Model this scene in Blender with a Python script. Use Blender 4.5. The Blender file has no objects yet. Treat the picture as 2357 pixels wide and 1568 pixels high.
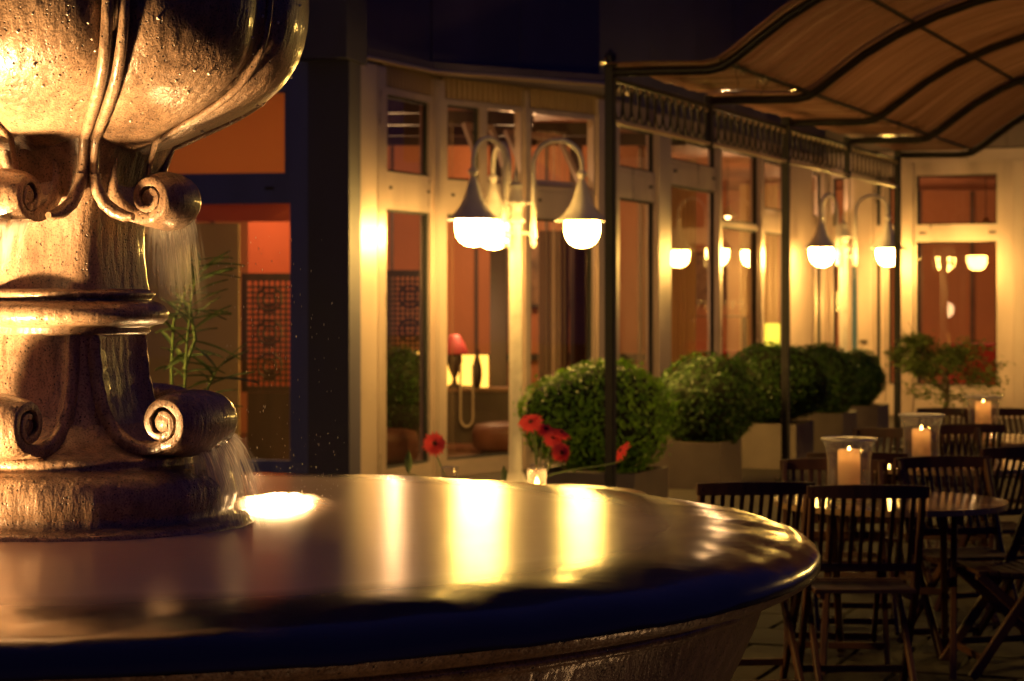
import bpy, bmesh, math, random
from math import sin, cos, pi, radians, sqrt, atan2, exp
from mathutils import Vector, Matrix
random.seed(7)
C = bpy.context.scene.collection
sc = bpy.context.scene

# ------------------------------------------------------------------ camera, sky, exposure
F = 5000.0; CX = 1178.5; YH = 695.0; CAMZ = 1.6      # focal length in pixels of the 2357 px wide photograph
cam = bpy.data.cameras.new("camera"); camo = bpy.data.objects.new("camera", cam); C.objects.link(camo)
camo.location = (0, 0, CAMZ); camo.rotation_euler = (radians(90), 0, 0)
cam.sensor_width = 36; cam.lens = F/2357*36; cam.shift_y = -(784-YH)/2357
cam.clip_start = 0.05; cam.clip_end = 400
cam.dof.use_dof = True; cam.dof.focus_distance = 4.55; cam.dof.aperture_fstop = 7.0
sc.camera = camo
world = bpy.data.worlds.new("World"); sc.world = world; world.use_nodes = True
wn = world.node_tree.nodes; bg = wn["Background"]
bg.inputs[0].default_value = (0.09, 0.08, 0.40, 1); bg.inputs[1].default_value = 0.085
sc.view_settings.view_transform = 'Standard'; sc.view_settings.look = 'None'
sc.view_settings.exposure = 0.4; sc.view_settings.gamma = 1.0
sc.view_settings.use_curve_mapping = False
try:
    sc.cycles.use_denoising = True
    sc.cycles.denoiser = 'OPENIMAGEDENOISE'
except Exception: pass
sc.cycles.max_bounces = 7; sc.cycles.diffuse_bounces = 3; sc.cycles.glossy_bounces = 4
sc.cycles.transmission_bounces = 6; sc.cycles.transparent_max_bounces = 16
sc.cycles.caustics_reflective = False; sc.cycles.caustics_refractive = False
sc.cycles.sample_clamp_indirect = 6.0
sc.cycles.blur_glossy = 0.5
sc.cycles.use_light_tree = True

def at(px, py, Y): return Vector(((px-CX)/F*Y, Y, CAMZ-(py-YH)/F*Y))

# ------------------------------------------------------------------ materials
MATS = {}
def mat(name, col=(.5,.5,.5), rough=.5, metal=0, noise=None, bump=0, bscale=40, spec=.5, coat=0, coat_rough=.1, emit=None, estr=0, trans=0):
    m = bpy.data.materials.new(name); m.use_nodes = True
    nt = m.node_tree; n = nt.nodes; p = n["Principled BSDF"]
    p.inputs["Base Color"].default_value = (*col, 1); p.inputs["Roughness"].default_value = rough
    p.inputs["Metallic"].default_value = metal
    p.inputs["Specular IOR Level"].default_value = spec
    p.inputs["Coat Weight"].default_value = coat; p.inputs["Coat Roughness"].default_value = coat_rough
    if emit:
        p.inputs["Emission Color"].default_value = (*emit, 1); p.inputs["Emission Strength"].default_value = estr
    if trans: p.inputs["Transmission Weight"].default_value = trans
    if noise:
        amt, sca, stretch = noise
        tc = n.new("ShaderNodeTexCoord"); mp = n.new("ShaderNodeMapping"); mp.inputs["Scale"].default_value = stretch
        nz = n.new("ShaderNodeTexNoise"); nz.inputs["Scale"].default_value = sca; nz.inputs["Detail"].default_value = 6
        rp = n.new("ShaderNodeMapRange"); rp.inputs[1].default_value = .25; rp.inputs[2].default_value = .75
        rp.inputs[3].default_value = 1-amt; rp.inputs[4].default_value = 1+amt*.5
        mx = n.new("ShaderNodeMix"); mx.data_type = 'RGBA'; mx.blend_type = 'MULTIPLY'; mx.inputs[0].default_value = 1
        mx.inputs[6].default_value = (*col, 1)
        nt.links.new(tc.outputs["Object"], mp.inputs[0]); nt.links.new(mp.outputs[0], nz.inputs[0])
        nt.links.new(nz.outputs[0], rp.inputs[0]); nt.links.new(rp.outputs[0], mx.inputs[7])
        nt.links.new(mx.outputs[2], p.inputs["Base Color"])
        r2 = n.new("ShaderNodeMapRange"); r2.inputs[3].default_value = max(.02, rough-.12); r2.inputs[4].default_value = min(1, rough+.15)
        nt.links.new(nz.outputs[0], r2.inputs[0]); nt.links.new(r2.outputs[0], p.inputs["Roughness"])
    if bump:
        tc = n.new("ShaderNodeTexCoord"); nz = n.new("ShaderNodeTexNoise"); nz.inputs["Scale"].default_value = bscale
        bp = n.new("ShaderNodeBump"); bp.inputs["Strength"].default_value = bump; bp.inputs["Distance"].default_value = .01
        nt.links.new(tc.outputs["Object"], nz.inputs[0]); nt.links.new(nz.outputs[0], bp.inputs["Height"])
        nt.links.new(bp.outputs[0], p.inputs["Normal"])
    MATS[name] = m; return m

def stone_material():
    m = bpy.data.materials.new("wet_cast_stone"); m.use_nodes = True
    nt = m.node_tree; n = nt.nodes; L = nt.links.new; p = n["Principled BSDF"]
    tc = n.new("ShaderNodeTexCoord")
    n1 = n.new("ShaderNodeTexNoise"); n1.inputs["Scale"].default_value = 5; n1.inputs["Detail"].default_value = 7
    mp = n.new("ShaderNodeMapping"); mp.inputs["Scale"].default_value = (1, 1, .22)
    n2 = n.new("ShaderNodeTexNoise"); n2.inputs["Scale"].default_value = 45; n2.inputs["Detail"].default_value = 4
    n3 = n.new("ShaderNodeTexNoise"); n3.inputs["Scale"].default_value = 220; n3.inputs["Detail"].default_value = 2
    vo = n.new("ShaderNodeTexVoronoi"); vo.inputs["Scale"].default_value = 95
    L(tc.outputs["Object"], n1.inputs[0]); L(tc.outputs["Object"], mp.inputs[0]); L(mp.outputs[0], n2.inputs[0])
    L(tc.outputs["Object"], n3.inputs[0]); L(tc.outputs["Object"], vo.inputs[0])
    cr = n.new("ShaderNodeValToRGB"); e = cr.color_ramp.elements
    e[0].position = .3; e[0].color = (.105, .062, .04, 1); e[1].position = .72; e[1].color = (.43, .275, .17, 1)
    mxn = n.new("ShaderNodeMix"); mxn.data_type = 'FLOAT'; mxn.inputs[0].default_value = .5
    L(n1.outputs[0], mxn.inputs[2]); L(n2.outputs[0], mxn.inputs[3]); L(mxn.outputs[0], cr.inputs[0])
    # pits: a random subset of voronoi cells carries a small dark hole
    pit = n.new("ShaderNodeMapRange"); pit.inputs[1].default_value = .12; pit.inputs[2].default_value = .26
    pit.inputs[3].default_value = 0; pit.inputs[4].default_value = 1
    L(vo.outputs["Distance"], pit.inputs[0])
    sx = n.new("ShaderNodeSeparateColor"); L(vo.outputs["Color"], sx.inputs[0])
    gt = n.new("ShaderNodeMath"); gt.operation = 'GREATER_THAN'; gt.inputs[1].default_value = .42; L(sx.outputs[0], gt.inputs[0])
    mxp = n.new("ShaderNodeMath"); mxp.operation = 'MAXIMUM'; L(pit.outputs[0], mxp.inputs[0]); L(gt.outputs[0], mxp.inputs[1])
    sp = n.new("ShaderNodeMapRange"); sp.inputs[1].default_value = .35; sp.inputs[2].default_value = .5; sp.inputs[3].default_value = .45; sp.inputs[4].default_value = 1
    L(n3.outputs[0], sp.inputs[0])
    mu = n.new("ShaderNodeMath"); mu.operation = 'MULTIPLY'
    pr = n.new("ShaderNodeMapRange"); pr.inputs[3].default_value = .12; pr.inputs[4].default_value = 1; L(mxp.outputs[0], pr.inputs[0])
    L(pr.outputs[0], mu.inputs[0]); L(sp.outputs[0], mu.inputs[1])
    mc = n.new("ShaderNodeMix"); mc.data_type = 'RGBA'; mc.blend_type = 'MULTIPLY'; mc.inputs[0].default_value = 1
    L(cr.outputs[0], mc.inputs[6]); L(mu.outputs[0], mc.inputs[7]); L(mc.outputs[2], p.inputs["Base Color"])
    rr = n.new("ShaderNodeMapRange"); rr.inputs[3].default_value = .22; rr.inputs[4].default_value = .5
    L(n2.outputs[0], rr.inputs[0]); L(rr.outputs[0], p.inputs["Roughness"])
    p.inputs["Coat Weight"].default_value = .5; p.inputs["Coat Roughness"].default_value = .1
    b1 = n.new("ShaderNodeBump"); b1.inputs["Strength"].default_value = .7; b1.inputs["Distance"].default_value = .004
    L(mxp.outputs[0], b1.inputs["Height"])
    b2 = n.new("ShaderNodeBump"); b2.inputs["Strength"].default_value = .35; b2.inputs["Distance"].default_value = .004
    L(n3.outputs[0], b2.inputs["Height"]); L(b1.outputs[0], b2.inputs["Normal"])
    b3 = n.new("ShaderNodeBump"); b3.inputs["Strength"].default_value = .5; b3.inputs["Distance"].default_value = .012
    L(n2.outputs[0], b3.inputs["Height"]); L(b2.outputs[0], b3.inputs["Normal"])
    L(b3.outputs[0], p.inputs["Normal"])
    b4 = n.new("ShaderNodeBump"); b4.inputs["Strength"].default_value = .3; b4.inputs["Distance"].default_value = .01
    L(n2.outputs[0], b4.inputs["Height"]); L(b4.outputs[0], p.inputs["Coat Normal"])
    return m

def water_material(name="fountain_water", base=(.70,.50,.34), rough=.2):
    m = bpy.data.materials.new(name); m.use_nodes = True
    nt = m.node_tree; n = nt.nodes; L = nt.links.new; p = n["Principled BSDF"]
    p.inputs["Roughness"].default_value = rough
    _t = n.new("ShaderNodeTexCoord"); _s = n.new("ShaderNodeSeparateXYZ"); L(_t.outputs["Object"], _s.inputs[0])
    _c = n.new("ShaderNodeCombineXYZ"); L(_s.outputs[0], _c.inputs[0]); L(_s.outputs[1], _c.inputs[1])
    _v = n.new("ShaderNodeVectorMath"); _v.operation = 'LENGTH'; L(_c.outputs[0], _v.inputs[0])
    _n = n.new("ShaderNodeTexNoise"); _n.inputs["Scale"].default_value = 3; L(_t.outputs["Object"], _n.inputs[0])
    _a = n.new("ShaderNodeMath"); _a.operation = 'MULTIPLY_ADD'; _a.inputs[1].default_value = .12; L(_n.outputs[0], _a.inputs[0]); L(_v.outputs["Value"], _a.inputs[2])
    _r = n.new("ShaderNodeMapRange"); _r.inputs[1].default_value = 1.33; _r.inputs[2].default_value = 1.50; L(_a.outputs[0], _r.inputs[0])
    _m = n.new("ShaderNodeMix"); _m.data_type = 'RGBA'; L(_r.outputs[0], _m.inputs[0])
    _m.inputs[6].default_value = (*base, 1); _m.inputs[7].default_value = (.035,.027,.03,1); L(_m.outputs[2], p.inputs["Base Color"])
    p.inputs["IOR"].default_value = 1.5; p.inputs["Specular IOR Level"].default_value = .8
    tc = n.new("ShaderNodeTexCoord"); mp = n.new("ShaderNodeMapping"); mp.inputs["Scale"].default_value = (1, 1.6, 1)
    n1 = n.new("ShaderNodeTexNoise"); n1.inputs["Scale"].default_value = 2.2; n1.inputs["Detail"].default_value = 3
    n2 = n.new("ShaderNodeTexNoise"); n2.inputs["Scale"].default_value = 55; n2.inputs["Detail"].default_value = 3
    L(tc.outputs["Object"], mp.inputs[0]); L(mp.outputs[0], n1.inputs[0]); L(mp.outputs[0], n2.inputs[0])
    b = n.new("ShaderNodeBump"); b.inputs["Strength"].default_value = .10; b.inputs["Distance"].default_value = .012
    L(n1.outputs[0], b.inputs["Height"])
    b2 = n.new("ShaderNodeBump"); b2.inputs["Strength"].default_value = .12; b2.inputs["Distance"].default_value = .0015
    L(n2.outputs[0], b2.inputs["Height"]); L(b.outputs[0], b2.inputs["Normal"]); L(b2.outputs[0], p.inputs["Normal"])
    return m

def glass_material(name="window_glass", tint=(.95,.93,.9), strength=1.0, rough=.0, haze=0):
    m = bpy.data.materials.new(name); m.use_nodes = True
    nt = m.node_tree; n = nt.nodes; L = nt.links.new
    for x in list(n):
        if x.type == 'BSDF_PRINCIPLED': n.remove(x)
    out = [x for x in n if x.type == 'OUTPUT_MATERIAL'][0]
    tr = n.new("ShaderNodeBsdfTransparent"); tr.inputs[0].default_value = (*tint, 1)
    gl = n.new("ShaderNodeBsdfGlossy"); gl.inputs["Roughness"].default_value = rough
    fr = n.new("ShaderNodeLayerWeight"); fr.inputs[0].default_value = .5
    pw = n.new("ShaderNodeMath"); pw.operation = 'POWER'; pw.inputs[1].default_value = 4.2
    mu = n.new("ShaderNodeMath"); mu.operation = 'MULTIPLY_ADD'; mu.use_clamp = True; mu.inputs[1].default_value = .95*strength; mu.inputs[2].default_value = .06*strength
    mx = n.new("ShaderNodeMixShader")
    L(fr.outputs["Facing"], pw.inputs[0]); L(pw.outputs[0], mu.inputs[0]); L(mu.outputs[0], mx.inputs[0]); L(tr.outputs[0], mx.inputs[1]); L(gl.outputs[0], mx.inputs[2])
    last = mx
    if haze:
        df = n.new("ShaderNodeBsdfDiffuse"); df.inputs[0].default_value = (.9,.85,.8,1); tl_ = n.new("ShaderNodeBsdfTranslucent"); tl_.inputs[0].default_value = (.9,.85,.8,1)
        ma = n.new("ShaderNodeMixShader"); L(df.outputs[0], ma.inputs[1]); L(tl_.outputs[0], ma.inputs[2])
        hz_ = n.new("ShaderNodeMath"); hz_.operation = 'MULTIPLY_ADD'; hz_.inputs[1].default_value = haze; hz_.inputs[2].default_value = haze*.12; L(pw.outputs[0], hz_.inputs[0])
        mb_ = n.new("ShaderNodeMixShader"); L(hz_.outputs[0], mb_.inputs[0]); L(mx.outputs[0], mb_.inputs[1]); L(ma.outputs[0], mb_.inputs[2]); last = mb_
    L(last.outputs[0], out.inputs[0]); return m

def emission(name, col, s):
    m = bpy.data.materials.new(name); m.use_nodes = True
    nt = m.node_tree; n = nt.nodes
    for x in list(n):
        if x.type == 'BSDF_PRINCIPLED': n.remove(x)
    out = [x for x in n if x.type == 'OUTPUT_MATERIAL'][0]
    e = n.new("ShaderNodeEmission"); e.inputs[0].default_value = (*col, 1); e.inputs[1].default_value = s
    nt.links.new(e.outputs[0], out.inputs[0]); return m

def translucent(name, col, mix=.5, gloss=0.0):
    m = bpy.data.materials.new(name); m.use_nodes = True
    nt = m.node_tree; n = nt.nodes; L = nt.links.new
    for x in list(n):
        if x.type == 'BSDF_PRINCIPLED': n.remove(x)
    out = [x for x in n if x.type == 'OUTPUT_MATERIAL'][0]
    d = n.new("ShaderNodeBsdfDiffuse"); d.inputs[0].default_value = (*col, 1)
    t = n.new("ShaderNodeBsdfTranslucent"); t.inputs[0].default_value = (*col, 1)
    mx = n.new("ShaderNodeMixShader"); mx.inputs[0].default_value = mix
    L(d.outputs[0], mx.inputs[1]); L(t.outputs[0], mx.inputs[2])
    last = mx
    if gloss:
        g = n.new("ShaderNodeBsdfGlossy"); g.inputs["Roughness"].default_value = .3
        m2 = n.new("ShaderNodeMixShader"); m2.inputs[0].default_value = gloss
        L(mx.outputs[0], m2.inputs[1]); L(g.outputs[0], m2.inputs[2]); last = m2
    L(last.outputs[0], out.inputs[0]); return m

def veil_material(name, density, sx=60, sz=3, col=(.95,.9,.8)):
    """falling water blurred by its own motion: streaky, mostly see-through"""
    m = bpy.data.materials.new(name); m.use_nodes = True
    nt = m.node_tree; n = nt.nodes; L = nt.links.new
    for x in list(n):
        if x.type == 'BSDF_PRINCIPLED': n.remove(x)
    out = [x for x in n if x.type == 'OUTPUT_MATERIAL'][0]
    tr = n.new("ShaderNodeBsdfTransparent")
    d = n.new("ShaderNodeBsdfDiffuse"); d.inputs[0].default_value = (*col, 1)
    t = n.new("ShaderNodeBsdfTranslucent"); t.inputs[0].default_value = (*col, 1)
    m0 = n.new("ShaderNodeMixShader"); m0.inputs[0].default_value = .6; L(d.outputs[0], m0.inputs[1]); L(t.outputs[0], m0.inputs[2])
    uv = n.new("ShaderNodeAttribute"); uv.attribute_name = "UVMap"
    sp = n.new("ShaderNodeSeparateXYZ"); L(uv.outputs["Vector"], sp.inputs[0])
    mp = n.new("ShaderNodeMapping"); mp.inputs["Scale"].default_value = (sx, sz, 1); L(uv.outputs["Vector"], mp.inputs[0])
    nz = n.new("ShaderNodeTexNoise"); nz.inputs["Scale"].default_value = 1; nz.inputs["Detail"].default_value = 4; L(mp.outputs[0], nz.inputs[0])
    r = n.new("ShaderNodeMapRange"); r.inputs[1].default_value = .38; r.inputs[2].default_value = .72; L(nz.outputs[0], r.inputs[0])
    # fade towards both side edges and the end
    a = n.new("ShaderNodeMath"); a.operation = 'SUBTRACT'; a.inputs[0].default_value = 1; L(sp.outputs[0], a.inputs[1])
    b = n.new("ShaderNodeMath"); b.operation = 'MULTIPLY'; L(a.outputs[0], b.inputs[0]); L(sp.outputs[0], b.inputs[1])
    b4 = n.new("ShaderNodeMath"); b4.operation = 'MULTIPLY'; b4.inputs[1].default_value = 4; L(b.outputs[0], b4.inputs[0])
    e = n.new("ShaderNodeMath"); e.operation = 'SUBTRACT'; e.inputs[0].default_value = 1; L(sp.outputs[1], e.inputs[1])
    f = n.new("ShaderNodeMath"); f.operation = 'POWER'; f.inputs[1].default_value = .8; f.use_clamp = True; L(e.outputs[0], f.inputs[0])
    g = n.new("ShaderNodeMath"); g.operation = 'MULTIPLY'; L(b4.outputs[0], g.inputs[0]); L(f.outputs[0], g.inputs[1])
    h = n.new("ShaderNodeMath"); h.operation = 'MULTIPLY'; L(g.outputs[0], h.inputs[0]); L(r.outputs[0], h.inputs[1])
    k = n.new("ShaderNodeMath"); k.operation = 'MULTIPLY'; k.inputs[1].default_value = density; k.use_clamp = True; L(h.outputs[0], k.inputs[0])
    mx = n.new("ShaderNodeMixShader"); L(k.outputs[0], mx.inputs[0]); L(tr.outputs[0], mx.inputs[1]); L(m0.outputs[0], mx.inputs[2])
    L(mx.outputs[0], out.inputs[0]); return m

STONE = stone_material()
WATER = water_material(base=(.78,.58,.42), rough=.19)
WETLIP = WATER
GLASS = glass_material()
RIM = mat('glass_rim_highlight', (.85,.78,.66), .12, coat=1, coat_rough=.03)  # opaque pale ring stands in for highlights along the glass edge
JAR = glass_material("clear_jar_glass", (.97,.95,.92), 1.6, .03, haze=.35)  # haze adds diffuse white in place of candle and lamp reflections
FRAME = mat("cream_painted_metal", (.56,.44,.42), .30, .55, noise=(.22, 3, (1,1,.3)))
PILLAR = mat("pale_grey_metal", (.54,.43,.42), .34, .5, noise=(.15, 2.5, (1,1,.3)))
NAVY = mat("navy_painted_frame", (.045,.055,.27), .5, noise=(.25, 4, (1,1,.4)))
NAVYWALL = mat("navy_cladding", (.03,.025,.075), .6, noise=(.35, 2, (1,1,.5)))
CLAD = mat("dark_cladding", (.085,.068,.13), .6, noise=(.4, 1.2, (1,1,.6)))
SEAM = mat("black_joint", (.01,.01,.015), .8)
FASCIA = mat("brown_fascia", (.33,.22,.16), .55, noise=(.3, 5, (1,1,.2)))
GUTTER = mat("worn_gutter_metal", (.6,.45,.34), .4, .5)
ORANGE = mat("orange_plaster", (.62,.235,.10), .7, noise=(.18, 1.2, (1,1,1)))
CEIL = mat("brown_ceiling_boards", (.34,.13,.065), .6, noise=(.5, 3, (1,.15,1)))
REDP = mat("red_plaster", (.60,.13,.05), .7, noise=(.18, 1.5, (1,1,1)))
BEIGE = mat("beige_plaster", (.55,.40,.22), .7, noise=(.15, 1.5, (1,1,1)))
DARKW = mat("dark_carved_wood", (.055,.03,.022), .5, noise=(.4, 10, (1,1,.2)))
BROWNW = mat("brown_wood_floor", (.20,.10,.06), .4, noise=(.4, 6, (1,.2,1)))
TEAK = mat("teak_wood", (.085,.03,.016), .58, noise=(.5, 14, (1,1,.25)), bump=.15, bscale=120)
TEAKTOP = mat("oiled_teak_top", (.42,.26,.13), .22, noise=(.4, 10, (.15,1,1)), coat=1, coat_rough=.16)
BLACKM = mat("black_wrought_iron", (.022,.018,.02), .45, .3, noise=(.4, 20, (1,1,1)))
LAMPW = mat("white_lamp_enamel", (.62,.56,.56), .3, noise=(.15, 9, (1,1,1)), coat=.3)
GLOBE = emission("lit_opal_globe", (1.0,.57,.115), 118)
PAVER = mat("stone_paver", (.04,.026,.018), .8, spec=.2, noise=(.4, 5, (1,1,1)), bump=.4, bscale=30)
JOINT = mat("sandy_ground", (.03,.02,.016), .9, noise=(.4, 8, (1,1,1)))
PLANT = mat("planter_fibre_cement", (.17,.13,.11), .6, noise=(.25, 4, (1,1,1)))
SOIL = mat("dark_soil", (.03,.02,.012), .95)
WAX = translucent("ivory_wax", (.92,.74,.60), .62)
FLAME = emission("candle_flame", (1.0,.62,.16), 42)
WICK = mat("black_wick", (.01,.01,.01), .9)
BRASS = mat("brass_fitting", (.6,.42,.18), .3, .9)
PETAL = translucent("red_petal", (.95,.13,.12), .5, .04)
PCENT = mat("flower_centre", (.08,.012,.01), .9)
STEM = mat("green_stem", (.10,.16,.05), .6)
CURT = translucent("dark_curtain_cloth", (.10,.045,.03), .3)
CURTP = translucent("pale_curtain_cloth", (.62,.42,.22), .35)
FOAM = translucent("white_foam", (.9,.86,.78), .4)

def leaf_mat(name, c1, c2):
    m = bpy.data.materials.new(name); m.use_nodes = True
    nt = m.node_tree; n = nt.nodes; L = nt.links.new
    p = n["Principled BSDF"]; p.inputs["Roughness"].default_value = .45
    out = [x for x in n if x.type == 'OUTPUT_MATERIAL'][0]
    tc = n.new("ShaderNodeTexCoord"); nz = n.new("ShaderNodeTexNoise"); nz.inputs["Scale"].default_value = 14
    cr = n.new("ShaderNodeValToRGB"); cr.color_ramp.elements[0].position = .35; cr.color_ramp.elements[1].position = .65
    cr.color_ramp.elements[0].color = (*c1, 1); cr.color_ramp.elements[1].color = (*c2, 1)
    L(tc.outputs["Object"], nz.inputs[0]); L(nz.outputs[0], cr.inputs[0]); L(cr.outputs[0], p.inputs["Base Color"])
    t = n.new("ShaderNodeBsdfTranslucent"); L(cr.outputs[0], t.inputs[0])
    mx = n.new("ShaderNodeMixShader"); mx.inputs[0].default_value = .25
    L(p.outputs[0], mx.inputs[1]); L(t.outputs[0], mx.inputs[2]); L(mx.outputs[0], out.inputs[0]); return m
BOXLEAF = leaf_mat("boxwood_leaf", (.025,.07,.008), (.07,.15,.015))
BOXLIGHT = leaf_mat("lit_boxwood_leaf", (.13,.32,.015), (.36,.66,.04))  # paler greens stand in for the light falling on the nearest ball
TREELEAF = leaf_mat("small_tree_leaf", (.12,.18,.05), (.28,.36,.11))
OLEANDER = leaf_mat("oleander_leaf", (.05,.09,.04), (.14,.19,.08))

# ------------------------------------------------------------------ mesh helpers
class MB:
    def __init__(s): s.v = []; s.f = []; s.sm = []; s.uv = None
    def add(s, vs, fs, smooth=False):
        o = len(s.v); s.v += [tuple(x) for x in vs]
        for f in fs: s.f.append(tuple(i+o for i in f)); s.sm.append(smooth)
        return s
    def box(s, a, b, M=None):
        x0,y0,z0 = a; x1,y1,z1 = b
        vs = [Vector(p) for p in ((x0,y0,z0),(x1,y0,z0),(x1,y1,z0),(x0,y1,z0),(x0,y0,z1),(x1,y0,z1),(x1,y1,z1),(x0,y1,z1))]
        if M is not None: vs = [M @ p for p in vs]
        return s.add(vs, ((0,3,2,1),(4,5,6,7),(0,1,5,4),(1,2,6,5),(2,3,7,6),(3,0,4,7)))
    def bar(s, p, q, w, h=None, up=(0,0,1), bev=0):
        """square bar from p to q, w across, h along up"""
        p = Vector(p); q = Vector(q); d = (q-p).normalized(); h = h or w
        u = Vector(up); sd = d.cross(u)
        if sd.length < 1e-4: sd = d.cross(Vector((1,0,0)))
        sd.normalize(); u = sd.cross(d).normalized()
        b = bev or min(w, h)*.16
        c = [(-w/2+b,-h/2),(w/2-b,-h/2),(w/2,-h/2+b),(w/2,h/2-b),(w/2-b,h/2),(-w/2+b,h/2),(-w/2,h/2-b),(-w/2,-h/2+b)]
        vs = [e + sd*a + u*bb for e in (p, q) for a, bb in c]
        fs = [(i, (i+1)%8, 8+(i+1)%8, 8+i) for i in range(8)] + [tuple(range(7,-1,-1)), tuple(range(8,16))]
        return s.add(vs, fs)
    def tube(s, pts, r, n=10, caps=True, closed=False, smooth=True, flat=1.0):
        pts = [Vector(p) for p in pts]; N = len(pts); rr = r if hasattr(r, '__len__') else [r]*N
        vs = []; ref = Vector((0,0,1)); prev = None
        for i, p in enumerate(pts):
            a = pts[(i-1) % N] if (closed or i > 0) else p; b = pts[(i+1) % N] if (closed or i < N-1) else p
            d = (b-a).normalized()
            if prev is None:
                u = d.cross(ref)
                if u.length < .05: u = d.cross(Vector((1,0,0)))
            else: u = prev - d*prev.dot(d)
            u.normalize(); prev = u; w = d.cross(u)
            for k in range(n):
                t = 2*pi*k/n; vs.append(p + u*cos(t)*rr[i] + w*sin(t)*rr[i]*flat)
        fs = []; m = N if closed else N-1
        for i in range(m):
            j = (i+1) % N
            for k in range(n): fs.append((i*n+k, i*n+(k+1)%n, j*n+(k+1)%n, j*n+k))
        s.add(vs, fs, smooth)
        if caps and not closed: s.add(vs[:n], (tuple(range(n-1,-1,-1)),)); s.add(vs[-n:], (tuple(range(n)),))
        return s
    def lathe(s, prof, n=32, c=(0,0,0), rf=None, smooth=True, M=None):
        vs = []
        for (r, z) in prof:
            for k in range(n):
                t = 2*pi*k/n; q = rf(t, r, z) if rf else r
                p = Vector((c[0]+q*cos(t), c[1]+q*sin(t), c[2]+z)); vs.append(M @ p if M is not None else p)
        fs = []
        for i in range(len(prof)-1):
            for k in range(n): fs.append((i*n+k, i*n+(k+1)%n, (i+1)*n+(k+1)%n, (i+1)*n+k))
        return s.add(vs, fs, smooth)
    def build(s, name, m, parent=None, uv=None):
        me = bpy.data.meshes.new(name); me.from_pydata(s.v, [], s.f); me.update()
        me.polygons.foreach_set("use_smooth", s.sm)
        if uv:
            l = me.uv_layers.new(name="UVMap")
            for lp in me.loops: l.data[lp.index].uv = uv[lp.vertex_index]
        me.materials.append(m)
        o = bpy.data.objects.new(name, me); C.objects.link(o)
        if parent: o.parent = parent
        return o

def tag(o, label=None, cat=None, group=None, kind=None):
    if label: o['label'] = label
    if cat: o['category'] = cat
    if group: o['group'] = group
    if kind: o['kind'] = kind
    return o
def empty(name, loc=(0,0,0), rz=0, **k):
    o = bpy.data.objects.new(name, None); o.empty_display_size = .1; C.objects.link(o)
    o.location = loc; o.rotation_euler = (0,0,rz); return tag(o, **k)
def kids(o): return [x for x in o.children]
def copy_tree(o, parent=None):
    c = o.copy(); C.objects.link(c)
    if parent: c.parent = parent
    for ch in kids(o): copy_tree(ch, c)
    return c
def inst(src, name, parent, loc=(0,0,0), rot=(0,0,0), scale=(1,1,1)):
    o = bpy.data.objects.new(name, src if isinstance(src, bpy.types.Mesh) else src.data); C.objects.link(o)
    o.parent = parent; o.location = loc; o.rotation_euler = rot; o.scale = scale; return o
def recalc(o):
    bm = bmesh.new(); bm.from_mesh(o.data); bmesh.ops.recalc_face_normals(bm, faces=bm.faces); bm.to_mesh(o.data); bm.free(); return o

# ================================================================== GROUND
g = MB(); g.add([(-60,-20,0),(60,-20,0),(60,90,0),(-60,90,0)], ((0,1,2,3),)).build('ground', JOINT); tag(bpy.data.objects['ground'], kind='structure')
pav = empty('paving', (0,0,0)); tag(pav, kind='structure')
pm = MB(); w = .245; hh = .245; b = .008
pm.add([(-w,-hh,0),(w,-hh,0),(w,hh,0),(-w,hh,0),(-w+b,-hh+b,.028),(w-b,-hh+b,.028),(w-b,hh-b,.028),(-w+b,hh-b,.028)],
       ((4,5,6,7),(0,1,5,4),(1,2,6,5),(2,3,7,6),(3,0,4,7)))
first = pm.build('paving_slab', PAVER, pav); pmesh = first.data; cnt = 0
ca, sa = cos(radians(21)), sin(radians(21))
bpy.data.objects.remove(first)
for i in range(-4, 14):
    for j in range(0, 20):
        u = i*.5+(j%2)*.25; v = j*.5
        x = .2+u*ca-v*sa*-.9; y = 7.4-u*sa+v*ca
        if x < .55*(y-7.4)*.2-.2 or x > .28*y+.4 or y > 15 or y < 7.2: continue
        inst(pmesh, 'paving_slab', pav, (x, y, .004+random.uniform(-.003,.003)), (random.uniform(-.006,.006),random.uniform(-.006,.006),radians(-21)))
        cnt += 1

# ================================================================== FOUNTAIN
FX, FY = -1.0, 4.93
VR = Vector((.98, .2, 0)).normalized(); VT = Vector((.2, -.98, 0)).normalized()    # fountain's own two horizontal axes
def fdir(phi): return VR*cos(phi) + VT*sin(phi)
fount = empty('fountain', (FX, FY, 0), label="weathered two tier stone fountain with scrolled pedestal and wide overflowing basin", cat="fountain")
PHI = radians(35)
def spin(ph):           # local x = face normal, y = tangent
    n = fdir(ph); t = Vector((-n.y, n.x, 0)); return Matrix(((n.x,t.x,0),(n.y,t.y,0),(0,0,1)))
rnd = random.Random(3)
def wob(t, z, k=1):
    return .5*sin(7*t+z*9)+.3*sin(13*t-z*17+1)+.2*sin(29*t+z*31+2)
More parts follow.
